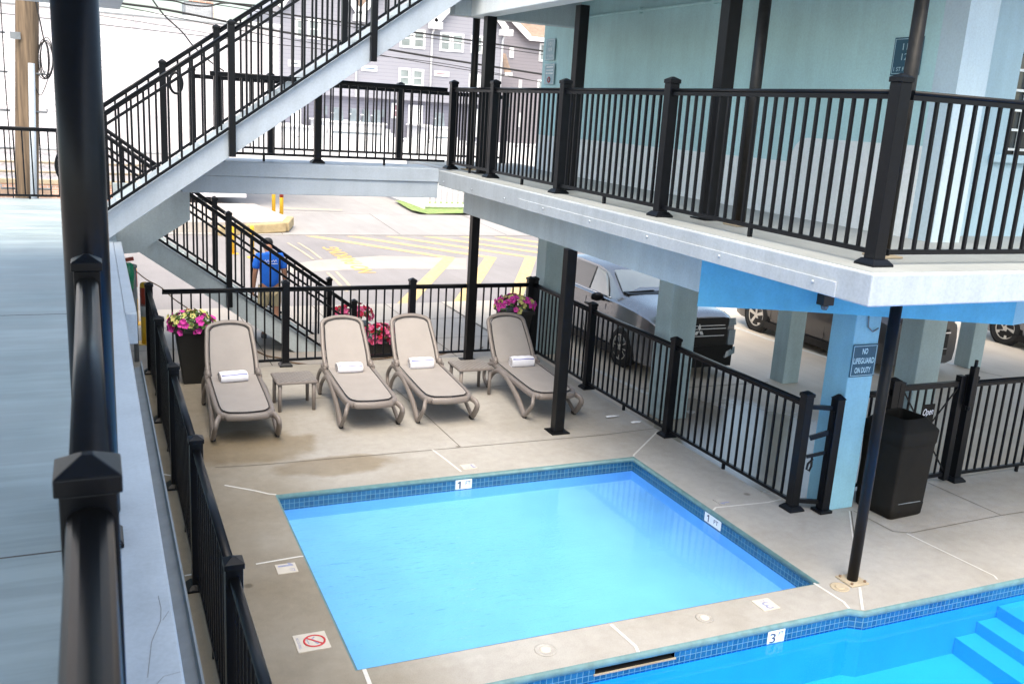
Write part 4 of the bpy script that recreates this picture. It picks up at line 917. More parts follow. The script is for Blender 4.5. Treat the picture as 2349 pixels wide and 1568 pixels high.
# ------------------------------------------------------------------ loungers, tables, towels
def arc(c, r, a0, a1, n): return [(c[0]+r*math.cos(rad(a0+(a1-a0)*i/n)), c[1]+r*math.sin(rad(a0+(a1-a0)*i/n))) for i in range(n+1)]
def smooth(pts, n=6):
    out = []; P = [V(p) for p in pts]
    for i in range(len(P)-1):
        a, b, c, d_ = P[max(i-1, 0)], P[i], P[i+1], P[min(i+2, len(P)-1)]
        for k in range(n):
            t = k/n
            out.append(.5*((2*b)+(c-a)*t+(2*a-5*b+4*c-d_)*t*t+(-a+3*b-3*c+d_)*t**3))
    return out+[P[-1]]
def make_lounger(label):
    t = thing('sun_lounger', label, 'sun lounger', (0, 0, 0), 0, 'taupe sun loungers beside the wading pool')
    # local frame: front lip at y = 0, head towards +y
    HW, ZSE = .315, .365
    out = [(HW, 1.50), (HW, .9), (HW-.005, .35)]+arc((HW-.20, .17), .185, 0, -62, 6)+[(0, -.02)]
    outl = out+[(-x, y) for x, y in out[-2::-1]]
    m = MB(); P3 = [(x, y, ZSE-.03+.03*max(0, (y-.3)/1.2)) for x, y in outl]
    m.tube(smooth(P3, 3), .033, 10, sq=(1.0, 1.25, .7)); m.build('seat_frame', 'tan', t)
    ins = .035
    def inner(off): return [(x*(1-off/abs(x)) if abs(x) > off else 0, max(y, off-.02) if y < .2 else y) for x, y in outl]
    inn = [(x*.90, .03+(y+.02)*.985) for x, y in outl]
    zt = lambda y: ZSE+.012+.03*max(0, (y-.3)/1.2)
    h = len(inn)//2
    rows = []
    for i in range(h+1):
        x, y = inn[i]; xl = -x
        rows.append([(x*u, y, zt(y)-.012*(1-u*u)) for u in (1, .66, .33, 0, -.33, -.66, -1)])
    m = MB().grid(rows[::-1], 0, True); m.build('seat_sling', 'sling', t)
    MB().tube(smooth([(x, y, zt(y)+.002) for x, y in inn], 3), .0055, 6).build('seat_piping', 'piping', t)
    MB().prism([(x*1.01, y-.004 if y < .3 else y) for x, y in out[3:]+[(-x, y) for x, y in out[-2:2:-1]]], 'z', ZSE-.075, ZSE-.005).build('front_lip', 'tan', t)
    MB().box(.0, .055, -.0295, -.026, ZSE-.065, ZSE-.025).build('sticker', 'sticker', t)
    MB().text('r 8', (.027, -.0305, ZSE-.045), (1, 0, 0), (0, 0, 1), 1, 0, .01, .035, .018).build('sticker_print', 'ink', t)
    # backrest
    hy, hz = 1.50, .405; top = V((0, 2.00, .985)); dirv = (top-V((0, hy, hz))); Lb = dirv.length; dirv /= Lb
    nb = V((0, -dirv.z, dirv.y))
    def bp(x, s_, k=0): return V((x, hy, hz))+dirv*s_+nb*k
    bo = [(.305, -.02), (.307, .2), (.297, .42), (.282, .60)]+[(.282-.13+.13*math.cos(rad(a)), .63+.11*math.sin(rad(a))) for a in (10, 30, 55, 75)]+[(.09, Lb-.005), (0, Lb)]
    bo2 = bo+[(-x, s_) for x, s_ in bo[-2::-1]]
    MB().tube(smooth([bp(x, s_) for x, s_ in bo2], 3), .028, 10, sq=(1, 1, .75)).build('back_frame', 'tan', t)
    bi = [(x*.885, s_*.955 if s_ > .5 else s_) for x, s_ in bo2]; h = len(bi)//2
    rows = [[bp(bi[i][0]*u, bi[i][1], .012-.008*(1-u*u)) for u in (1, .66, .33, 0, -.33, -.66, -1)] for i in range(h+1)]
    MB().grid(rows, 0, True).build('back_sling', 'sling', t)
    MB().tube(smooth([bp(x, s_, .017) for x, s_ in bi], 3), .0055, 6).build('back_piping', 'piping', t)
    m = MB().grid([[bp(bi[i][0]*u, bi[i][1], -.012) for u in (-1, 0, 1)] for i in range(h+1)], 0, True); m.build('back_underside', 'tan', t)
    for sx in (-1, 1):
        m = MB(); m.lathe([(0, -.03), (.04, -.03), (.058, -.015), (.062, .01), (.05, .032), (.0, .036)], (sx*.312, 1.485, .425), 18, 0, 'x')
        m.bar((sx*.335, 1.38, .40), (sx*.335, 1.60, .40), .03, .06)
        m.build('hinge_knob', 'tan', t)
        X = lambda k: sx*k
        pa = [(X(.285), .10, .33), (X(.335), .0, .30), (X(.352), -.03, .25), (X(.36), .03, .17), (X(.365), .13, .07), (X(.366), .19, .045), (X(.362), .26, .08), (X(.352), .5, .20), (X(.345), .85, .315), (X(.34), 1.12, .355), (X(.342), 1.28, .335), (X(.35), 1.42, .26), (X(.358), 1.52, .15), (X(.362), 1.58, .03)]
        MB().tube(smooth(pa, 5), .031, 10, sq=(.8, 1.15, .7)).build('side_leg', 'tan', t)
        pb = [(X(.33), 1.45, .385), (X(.345), 1.62, .34), (X(.352), 1.76, .22), (X(.355), 1.78, .12), (X(.357), 1.70, .05), (X(.357), 1.60, .06), (X(.352), 1.55, .16)]
        MB().tube(smooth(pb, 5), .026, 10, sq=(.8, 1.1, .7)).build('rear_leg', 'tan', t)
        MB().box(X(.34), X(.385), .155, .235, .0, .045).build('foot_pad', 'rubber', t, bevel=.006)
        MB().box(X(.34), X(.38), 1.56, 1.62, .0, .04).build('foot_pad', 'rubber', t, bevel=.006)
    return t
LP = [(1.515, 10.46, -1.5, 'taupe sun lounger nearest the left fence beside the tall black planter'),
      (3.035, 10.56, -1.8, 'taupe sun lounger right of the first side table, second from the left'),
      (4.015, 10.52, -2.0, 'taupe sun lounger left of the second side table, third from the left'),
      (5.445, 10.38, -2.0, 'taupe sun lounger behind the square black post at the right end of the row')]
proto = make_lounger(LP[0][3])
for i, (x, y, a, lb) in enumerate(LP):
    o = proto if i == 0 else copy_tree(proto)
    o.location = (x, y, 0); o.rotation_euler = (0, 0, rad(a)); o['label'] = lb
def make_towel(label, loc, rz, rolled=True):
    t = thing('towel', label, 'towel', (0, 0, 0), 0, 'rolled white towels on the loungers'); n = 26
    w = .30; rows = []
    a_, b_ = (.075, .058) if rolled else (.10, .048)
    for i in range(13):
        x = -w/2+w*i/12; k = 1-.10*(abs(i-6)/6)**6; row = []
        for q_ in range(n):
            an = 2*math.pi*q_/n; ca, sa = math.cos(an), math.sin(an)
            row.append((x, math.copysign(abs(ca)**.8, ca)*a_*k, b_+math.copysign(abs(sa)**.8, sa)*b_*k*(1+.03*math.sin(7*x*9+an))))
        rows.append(row)
    m = MB().grid(rows, 0, True, True); m.poly(rows[0][::-1]); m.poly(rows[-1]); m.build('roll', 'towel', t)
    for sx in (-1, 1):
        sp = [(sx*(w/2+.002), a_*.85*(1-i/40)*math.cos(i*.5), b_+b_*.85*(1-i/40)*math.sin(i*.5)) for i in range(36)]
        MB().tube(sp, .0022, 5).build('roll_edge', 'stripe' if False else 'sling', t)
    MB().tube([(x, -a_*.80, b_+b_*.66+.002*math.sin(x*30)) for x in [-.14+.28*i/14 for i in range(15)]], .006, 5).build('blue_stripe', 'stripe', t)
    t.location = loc; t.rotation_euler = (0, 0, rz); t.scale = (1.12, 1.15, 1.35); return t
def on_l(i, u, v, z):
    x, y, a, _ = LP[i]; a = rad(a); return (x+u*math.cos(a)-v*math.sin(a), y+u*math.sin(a)+v*math.cos(a), z)
tw = make_towel('folded white towel with a slanting blue stripe on the lounger nearest the left fence', on_l(0, -.02, 1.30, .378), rad(5), False)
make_towel('white towel roll lying on the second lounger from the left', on_l(1, -.02, 1.32, .378), rad(-2), False)
make_towel('white towel with visible spiral end on the third lounger from the left', on_l(2, .0, 1.34, .378), rad(-2))
make_towel('white towel with visible spiral end on the lounger behind the square post', on_l(3, .02, 1.28, .378), rad(-3))
def make_table(label):
    t = thing('side_table', label, 'side table', (0, 0, 0), 0, 'square taupe side tables between the loungers')
    m = MB().box(-.26, .26, -.245, .245, .365, .40); m.build('table_top', 'tan', t, bevel=.012)
    MB().box(-.245, .245, -.23, .23, .4005, .403).build('top_panel', 'tabletop', t)
    for sx in (-1, 1):
        for sy in (-1, 1): MB().tube([(sx*.215, sy*.20, .366), (sx*.218, sy*.203, 0)], [.026, .022], 12).build('leg', 'tan', t)
    return t
tb = make_table('square taupe side table between the first and second lounger'); tb.location = (2.29, 11.73, 0)
tb2 = copy_tree(tb); tb2.location = (4.80, 11.84, 0); tb2['label'] = 'square taupe side table between the third and fourth lounger'

# ------------------------------------------------------------------ planters and flowers
def blossoms(mb_by, c, rx, ry, rz_, n, mats, rng, r=.036):
    for i in range(n):
        th = rng.uniform(0, 2*math.pi); u = rng.uniform(-.35, 1); s_ = math.sqrt(max(0, 1-u*u))
        nrm = V((s_*math.cos(th), s_*math.sin(th), u)); p = V(c)+V((nrm.x*rx, nrm.y*ry, nrm.z*rz_))*rng.uniform(.8, 1.08)
        if u < 0: p.z -= rng.uniform(0, .05)
        nn = (nrm+V((rng.uniform(-.4, .4), rng.uniform(-.6, .2), rng.uniform(-.1, .5)))).normalized()
        a = nn.orthogonal().normalized(); b = nn.cross(a); rr = r*rng.uniform(.75, 1.25); ct = p-nn*rr*.5
        vs = [ct]
        for k in range(10):
            an = k*math.pi/5; q_ = rr*(1.0 if k % 2 == 0 else .80); vs.append(p+(a*math.cos(an)+b*math.sin(an))*q_+nn*rng.uniform(-.12, .12)*rr)
        mb_by[rng.choice(mats)].add(vs, [(0, k+1, (k+1) % 10+1) for k in range(10)], 0, False)
def leaves(mb, c, rx, ry, rz_, n, rng, L_=.05):
    for i in range(n):
        th = rng.uniform(0, 2*math.pi); u = rng.uniform(-.5, .9); s_ = math.sqrt(1-u*u); k = rng.uniform(.6, 1.0)
        p = V(c)+V((s_*math.cos(th)*rx*k, s_*math.sin(th)*ry*k, u*rz_*k)); d_ = V((rng.gauss(0, 1), rng.gauss(0, 1), rng.gauss(.2, 1))).normalized()
        sd = d_.orthogonal().normalized()*L_*.35; l = L_*rng.uniform(.7, 1.3)
        mb.add([p, p+d_*l*.5+sd, p+d_*l, p+d_*l*.5-sd], [(0, 1, 2, 3)], 0, False)
def flowers(name, label, c, rx, ry, rz_, n, cols, seed, nl=260, r=.05):
    rng = random.Random(seed); t = thing(name, label, 'flowers', (c[0], c[1], c[2]-rz_))
    mbs = {k: MB() for k in set(cols)}; blossoms(mbs, c, rx, ry, rz_, n, cols, rng, r)
    for k, v in sorted(mbs.items()):
        if v.f: v.build('blossoms', k, t)
    lf = MB(); leaves(lf, c, rx*.95, ry*.95, rz_*.95, nl, rng); lf.build('foliage', 'leaf', t)
    return t
def tall_planter(label, x, y, w0, w1, h):
    t = thing('planter', label, 'planter', (x, y, 0))
    a, b = w0/2, w1/2
    MB().hexa([(x-a, y-a, 0), (x+a, y-a, 0), (x+a, y+a, 0), (x-a, y+a, 0)], [(x-b, y-b, h), (x+b, y-b, h), (x+b, y+b, h), (x-b, y+b, h)]).build('pot', 'planter', t, bevel=.012)
    b += .012
    m = MB()
    for (p0, p1) in (((-b, -b), (b, -b)), ((b, -b), (b, b)), ((b, b), (-b, b)), ((-b, b), (-b, -b))): m.bar((x+p0[0], y+p0[1], h-.01), (x+p1[0], y+p1[1], h-.01), .03, .05)
    m.build('rim', 'planter', t)
    return t
tall_planter('tall tapered black planter behind the lounger nearest the left fence', 1.16, 13.12, .25, .44, .78)
flowers('petunias', 'magenta and lime petunias in the tall planter at the left', (1.15, 13.08, .86), .31, .29, .17, 75, ['petal_magenta', 'petal_magenta', 'petal_lime'], 3)
tall_planter('tall tapered black planter in the far right corner of the deck', 6.06, 13.22, .25, .46, .86)
flowers('petunias', 'magenta and lime petunias in the corner planter behind the rightmost lounger', (6.05, 13.18, .95), .33, .30, .16, 85, ['petal_magenta', 'petal_magenta', 'petal_lime'], 5)
t = thing('planter_box', 'low black planter box on the pavement behind the fence at the stair foot', 'planter', (4.12, 14.25, -.075))
MB().hexa([(3.92, 14.1, -.07), (4.36, 14.1, -.07), (4.36, 14.42, -.07), (3.92, 14.42, -.07)], [(3.88, 14.06, .17), (4.42, 14.06, .17), (4.42, 14.46, .17), (3.88, 14.46, .17)]).build('box', 'planter', t, bevel=.012)
MB().box(3.865, 4.435, 14.045, 14.475, .165, .195).build('rim', 'planter', t, bevel=.006)
flowers('petunias', 'pink and red petunias in the low planter box behind the fence', (4.13, 14.24, .29), .30, .24, .17, 80, ['petal_pink', 'petal_pink', 'petal_red'], 8, 200)
t = thing('planter_box', 'black planter box half hidden behind the end of the stair railing', 'planter', (4.05, 15.6, -.075))
MB().hexa([(3.80, 15.45, -.07), (4.30, 15.45, -.07), (4.30, 15.75, -.07), (3.80, 15.75, -.07)], [(3.76, 15.41, .14), (4.34, 15.41, .14), (4.34, 15.79, .14), (3.76, 15.79, .14)]).build('box', 'planter', t, bevel=.012)
MB().box(3.745, 4.355, 15.395, 15.805, .135, .16).build('rim', 'planter', t, bevel=.006)
flowers('petunias', 'deep pink petunias beside the foot of the lower staircase', (4.05, 15.55, .33), .36, .25, .19, 80, ['petal_pink', 'petal_pink', 'petal_red'], 9, 110)
# loose cord along the back fence
pts = [at_y(*g(1, 0, 940, 300), 13.9), at_y(*g(1, 0, 1010, 355), 13.75)]+[at_y(*g(1, 0, x, y), 13.8) for x, y in ((1110, 410), (1200, 490), (1290, 550))]
m = MB().tube(smooth(pts, 5), .008, 6); tag(m.build('cord', 'cord'), 'thin tan cord sagging from the grey post over the back fence', 'cord')
pts = [at_z(*g(1, 1, x, y), .02) for x, y in ((0, 810), (80, 845), (170, 860), (230, 885), (330, 900), (420, 905))]
tag(MB().tube(smooth([(p.x, p.y, -.06) for p in pts], 4), .012, 6).build('cord', 'cord'), 'brown cord lying on the pavement behind the left loungers', 'cord')
pts = [at_z(*g(1, 1, x, y), .01) for x, y in ((780, 905), (900, 895), (1000, 880), (1250, 872), (1330, 855), (1500, 845), (1560, 820))]
tag(MB().tube(smooth([(p.x, p.y, .012) for p in pts], 4), .012, 6).build('cord', 'cord'), 'brown cord along the foot of the back fence near the square post', 'cord')

for k, (x, y, lb) in enumerate(((690, 1297, 'thin torn white paper scrap on the deck left of the fence post'), (855, 1335, 'crumpled white paper scrap lying against the deck fence'))):
    p = at_z(*g(1, 2, x, y), .004); rng = random.Random(k); m = MB()
    pts = [(p.x+rng.uniform(.8, 1.1)*(.12-.03*k)*math.cos(a), p.y+rng.uniform(.6, 1.1)*.04*math.sin(a), .004+rng.uniform(0, .02)) for a in [i*math.pi/5 for i in range(10)]]
    m.add([(p.x, p.y, .025)]+pts, [(0, i+1, (i+1) % 10+1) for i in range(10)]); tag(m.build('paper_scrap', 'sticker'), lb, 'litter')
# ------------------------------------------------------------------ trash bin
t = thing('trash_bin', 'tall brown black square trash bin with open hooded top beside the blue column', 'trash bin', (7.68, 6.8, 0), rad(0))
ang = rad(4); cx_, cy_ = 7.705, 6.83
def rr_(w, z, r=.05, dx=0, dy=0):
    h = w/2; out_ = []
    for (sx, sy, a0) in ((1, 1, 0), (-1, 1, 90), (-1, -1, 180), (1, -1, 270)):
        for k in range(5):
            a = rad(a0+90*k/4); x, y = sx*(h-r)+r*math.cos(a)+dx, sy*(h-r)+r*math.sin(a)+dy
            out_.append((cx_+x*math.cos(ang)-y*math.sin(ang), cy_+x*math.sin(ang)+y*math.cos(ang), z))
    return out_
m = MB(); R_ = [rr_(.46, .0, .04), rr_(.49, .02, .04), rr_(.50, .14, .035), rr_(.494, .145, .035), rr_(.525, .80, .035), rr_(.525, .82, .035)]
m.grid(R_, 0, True, True); m.poly(R_[0][::-1]); m.build('body', 'bin', t, angle=50)
m = MB(); R_ = [rr_(.528, .80, .035), rr_(.54, .82, .035), rr_(.55, .95, .035), rr_(.535, .965, .035), rr_(.38, 1.06), rr_(.35, 1.075), rr_(.32, 1.07), rr_(.31, .93)]
m.grid(R_, 0, True, True); m.build('hood', 'bin', t, angle=35)
MB().poly(rr_(.315, .94)).build('opening', 'void', t)
m = MB(); m.box(cx_-.16, cx_+.17, cy_-.2585, cy_-.248, .17, .176); m.build('moulding_line', 'grey', t)

# ------------------------------------------------------------------ bollards and the green lantern post
def bollard(label, x, y, z0, h, r, bands=(), grp=None):
    t = thing('bollard', label, 'bollard', (x, y, z0), 0, grp)
    MB().lathe([(r, 0), (r, h-.06), (r*.9, h-.02), (r*.5, h), (0, h+.005)], (x, y, z0), 20).build('post', 'yellow', t)
    for a, b, mt in bands: MB().lathe([(r+.003, a), (r+.003, b)], (x, y, z0), 20).build('tape_band', mt, t)
    MB().box(x-r-.06, x+r+.06, y-r-.06, y+r+.06, z0, z0+.012).build('base_plate', 'yellow', t)
bollard('nearer yellow bollard with red and silver tape behind the fence corner', .69, 15.7, -.075, 1.0, .07, ((.62, .92, 'redtape'), (.45, .655, 'greytape')))
bollard('farther yellow bollard with red and silver tape beside the green lantern', .57, 17.1, -.075, 1.02, .07, ((.66, .95, 'redtape'), (.45, .655, 'greytape')))
bollard('left yellow bollard with orange top on the far pavement', 5.80, 33.5, -.09, 1.1, .065, ((.9, 1.05, 'amber'),))
bollard('right yellow bollard with red band on the far pavement nearer the kerb', 5.80, 32.0, -.09, 1.1, .065, ((.75, 1.05, 'redtape'),))
bollard('plain orange yellow bollard at the road edge left of its twin', 3.30, 25.0, -.12, .78, .055)
bollard('plain orange yellow bollard at the road edge right of its twin', 3.68, 24.4, -.12, .82, .055)
t = thing('lantern_post', 'slim grey post with a green glass lantern at the end of the walkway', 'post', (.36, 14.6, 0))
p = at_y(*T(240, 560, 3.92, 368, 420), 14.6)
MB().cyl((p.x, 14.6, -.075), (p.x, 14.6, p.z), .035, n=14).lathe([(.0, .05), (.045, .03), (.05, 0), (.04, -.02)], (p.x, 14.6, p.z), 14).build('post', 'grey', t)
p2 = at_y(*T(240, 560, 3.92, 318, 490), 14.5)
MB().lathe([(.03, -.30), (.07, -.2), (.085, 0), (.07, .14), (.04, .17)], (p2.x, 14.5, p2.z), 12).build('lantern', 'green', t)
MB().bar((p2.x-.12, 14.52, p2.z+.19), (p.x, 14.55, p2.z+.22), .05, .05).build('bracket', 'redtape', t)

# ------------------------------------------------------------------ person
t = thing('person', 'person in a bright blue shirt and khaki shorts walking away with head bent', 'person', (2.66, 15.75, -.075))
def skin(name, verts, edges, mat, parent, sub=2):
    me = bpy.data.meshes.new(name); me.from_pydata([v[:3] for v in verts], edges, [])
    ob = bpy.data.objects.new(name, me); col.objects.link(ob)
    md = ob.modifiers.new('skin', 'SKIN'); md.use_smooth_shade = True
    for i, v in enumerate(verts):
        r = v[3]; me.skin_vertices[0].data[i].radius = r if isinstance(r, tuple) else (r, r)
    me.skin_vertices[0].data[0].use_root = True
    sb = ob.modifiers.new('sub', 'SUBSURF'); sb.levels = sub; sb.render_levels = sub
    dg = bpy.context.evaluated_depsgraph_get(); m2 = bpy.data.meshes.new_from_object(ob.evaluated_get(dg)); m2.name = name
    bpy.data.objects.remove(ob)
    m2.materials.clear(); m2.materials.append(MAT[mat])
    for p in m2.polygons: p.use_smooth = True
    o2 = bpy.data.objects.new(name, m2); col.objects.link(o2); o2.parent = parent; return o2
bv = [(0, 0, .92, (.15, .10)), (0, .0, 1.10, (.135, .095)), (0, .01, 1.30, (.165, .11)), (0, .02, 1.43, (.10, .08)), (0, .07, 1.47, .055), (0, .13, 1.51, .082), (0, .20, 1.57, .095), (0, .25, 1.60, .07),
      (-.175, .01, 1.40, .058), (-.235, -.01, 1.15, .046), (-.255, .05, .92, .036), (-.255, .07, .85, .034), (-.252, .09, .77, .02),
      (.175, .01, 1.40, .058), (.235, -.01, 1.15, .046), (.262, .04, .92, .036), (.265, .06, .85, .034), (.262, .08, .77, .02),
      (-.085, .0, .86, .088), (-.095, .06, .48, .058), (-.095, -.02, .12, .042), (-.095, -.01, .06, .045), (-.095, .13, .035, .035),
      (.085, .0, .86, .088), (.095, -.04, .48, .058), (.095, -.16, .13, .042), (.095, -.16, .06, .045), (.095, -.03, .035, .035)]
be = [(0, 1), (1, 2), (2, 3), (3, 4), (4, 5), (5, 6), (6, 7), (2, 8), (8, 9), (9, 10), (10, 11), (11, 12), (2, 13), (13, 14), (14, 15), (15, 16), (16, 17), (0, 18), (18, 19), (19, 20), (20, 21), (21, 22), (0, 23), (23, 24), (24, 25), (25, 26), (26, 27)]
skin('body', bv, be, 'skin', t)
sv = [(0, 0, .84, (.185, .135)), (0, 0, 1.05, (.165, .125)), (0, .01, 1.30, (.195, .135)), (0, .02, 1.43, (.115, .095)), (0, .035, 1.475, .07), (-.185, .01, 1.395, .078), (-.238, -.005, 1.17, .072), (.185, .01, 1.395, .078), (.238, -.005, 1.17, .072)]
skin('shirt', sv, [(0, 1), (1, 2), (2, 3), (3, 4), (2, 5), (5, 6), (2, 7), (7, 8)], 'shirt', t)
hv = [(0, 0, .90, (.165, .115)), (-.09, .01, .82, .112), (-.10, .05, .52, .098), (.09, 0, .82, .112), (.10, -.03, .52, .098)]
skin('shorts', hv, [(0, 1), (1, 2), (0, 3), (3, 4)], 'khaki', t)
skin('hair', [(0, .13, 1.55, .085), (0, .19, 1.605, .105), (0, .25, 1.635, .075)], [(0, 1), (1, 2)], 'hair', t)
for sx, yy in ((-1, .05), (1, -.10)):
    m = MB().lathe([(.0, 0), (.045, 0), (.05, .03), (.045, .07), (.0, .09)], (sx*.095, yy-.01, .0), 12); m.v = [((v[0]-sx*.095)*1.0+sx*.095, (v[1]-yy)*2.4+yy, v[2]) for v in m.v]
    m.build('shoe', 'shoe', t, org=(0, 0, 0))
for sx in (-1, 1):
    hx = sx*.26
    for k, (dx, ln) in enumerate(((-.024, .075), (-.008, .085), (.008, .08), (.024, .065))):
        MB().tube([(hx, .07+dx, .80), (hx, .085+dx*1.2, .80-ln*.6), (hx-sx*.012, .105+dx*1.2, .80-ln*1.15)], [.0095, .009, .007], 8).build('finger', 'skin', t, org=(0, 0, 0))
    MB().tube([(hx-sx*.01, .04, .84), (hx-sx*.03, .055, .80), (hx-sx*.035, .075, .77)], [.011, .01, .008], 8).build('thumb', 'skin', t, org=(0, 0, 0))
m = MB()
m.tube(smooth([(-.10+.2*i/14, -.128+.02*(abs(i-7)/7)**2, 1.335+.018*math.sin(i*2.1)) for i in range(15)], 3), .005, 5)
m.bar((-.11, -.118, 1.29), (.11, -.118, 1.29), .006, .012)
m.build('shirt_lettering', 'towel', t, org=(0, 0, 0))

# ------------------------------------------------------------------ cars (front towards -y)
def make_car(name, label, x0, yf, Lc, Wc, zb, paint, prof, wheel, seed=0, face='suv', yaw=0):
    """prof rows along the body: (u 0 front..1 rear, z bottom, z belt, half width, roof z or None, half roof width)"""
    t = thing(name, label, 'car', (x0+Wc/2, yf, zb), 0)
    X0 = x0+Wc/2
    def P(u, x, z): return (X0+x, yf+u*Lc, zb+z)
    m = MB(); rows = []
    for u, zbt, zsh, hw, zt, hr in prof:
        row = []
        half = [(hw*.80, zbt), (hw*.96, zbt+.04), (hw, zbt+(zsh-zbt)*.35), (hw*1.0, zbt+(zsh-zbt)*.72), (hw*.965, zsh), (hw*.90, zsh+.025 if zt > zsh+.1 else zt-.02), (hr, zt-.04 if zt > zsh+.1 else zt-.008), (hr*.82, zt), (hr*.4, zt+.012)]
        row = [P(u, x, z) for x, z in half]+[P(u, -x, z) for x, z in half[::-1]]
        rows.append(row)
    m.grid(rows, 0, True, True); m.poly(rows[0]); m.poly(rows[-1][::-1])
    b = m.build('body', paint, t, angle=38)
    return t, P
def wheel(t, P, c, r, side, style, w=.20):
    x, y, z = c
    wr = bpy.data.objects.new('wheel', None)
    ty = MB().lathe([(r*.66, w*.5), (r*.9, w*.52), (r*.98, w*.40), (r, w*.2), (r, -w*.3), (r*.95, -w*.5), (r*.6, -w*.5)], (0, 0, 0), 36, 0, 'x', False)
    ty.v = [(x+v[0]*(1 if side > 0 else -1), y+v[1], z+v[2]) for v in ty.v]
    tyo = ty.build('wheel', 'tyre', t)
    rm = MB(); s = side
    def Q(k, a, rr): return (x+s*k, y+rr*math.cos(a), z+rr*math.sin(a))
    n = 36
    rm.grid([[Q(w*.44, 2*math.pi*i/n, r*.68) for i in range(n)], [Q(w*.50, 2*math.pi*i/n, r*.66) for i in range(n)], [Q(w*.46, 2*math.pi*i/n, r*.60) for i in range(n)]], 0, True, True)
    ns = 5 if style != 'split' else 6
    for i in range(ns):
        a = 2*math.pi*i/ns+.3
        if style == 'split':
            for da in (-.17, .17): rm.add([Q(w*.47, a+da*.3-.05, r*.14), Q(w*.47, a+da*.3+.05, r*.14), Q(w*.50, a+da*1.4+.06, r*.62), Q(w*.50, a+da*1.4-.06, r*.62)], [(0, 1, 2, 3)])
        elif style == 'swirl':
            rm.add([Q(w*.47, a-.25, r*.14), Q(w*.47, a+.25, r*.14), Q(w*.50, a+.62, r*.62), Q(w*.50, a+.28, r*.62)], [(0, 1, 2, 3)])
        else:
            rm.add([Q(w*.46, a-.5, r*.16), Q(w*.46, a+.5, r*.16), Q(w*.50, a+.17, r*.63), Q(w*.50, a-.17, r*.63)], [(0, 1, 2, 3)])
    rm.add([Q(w*.475, 2*math.pi*i/14, r*.16) for i in range(14)], [tuple(range(14))])
    rm.build('rim', 'alloy', tyo)
    dk = MB(); dk.add([Q(w*.40, 2*math.pi*i/n, r*.665) for i in range(n)], [tuple(range(n))]); dk.build('rim_back', 'alloydark', tyo)
    ar = MB(); n2 = 22; rows = []
    for k, rr in ((w*.50+.004, r*1.02), (w*.50+.006, r*1.16), (w*.30, r*1.17)): rows.append([Q(k-.03, math.pi*(-.06+1.12*i/n2), rr) for i in range(n2+1)])
    ar.grid(rows, 0, True); ar.build('wheel_arch', 'carblack', t)
    wl = MB(); wl.add([Q(w*.50-.024, math.pi*2*i/n, r*1.13) for i in range(n)], [tuple(range(n))]); wl.build('wheel_well', 'void', t)
    return tyo
def panel(t, name, mat, pts, off=(0, 0, 0), th=.01):
    a, b, c = V(pts[0]), V(pts[1]), V(pts[2]); n = (b-a).cross(c-a).normalized()
    if n.dot(V(off)) < 0: n = -n
    P_ = [V(p)+n*.006 for p in pts]; Q_ = [p+n*th for p in P_]
    k = len(pts); m = MB(); m.add(P_+Q_, [tuple(range(k)), tuple(range(2*k-1, k-1, -1))]+[(i, (i+1) % k, (i+1) % k+k, i+k) for i in range(k)])
    return m.build(name, mat, t, bevel=.003)
SUV = [(.0, .20, .84, .745, .985, .63), (.015, .16, .88, .795, 1.035, .65), (.05, .15, .92, .81, 1.065, .66), (.14, .15, .97, .825, 1.085, .68), (.25, .15, .99, .83, 1.115, .70), (.285, .15, .995, .83, 1.14, .71),
       (.34, .15, .995, .83, 1.25, .66), (.42, .15, .995, .83, 1.44, .615), (.50, .15, .995, .83, 1.50, .60), (.68, .15, 1.0, .83, 1.515, .595), (.86, .15, 1.01, .825, 1.48, .575), (.93, .16, 1.02, .81, 1.37, .56), (.975, .20, 1.02, .78, 1.10, .60), (1.0, .30, .92, .72, .97, .6)]
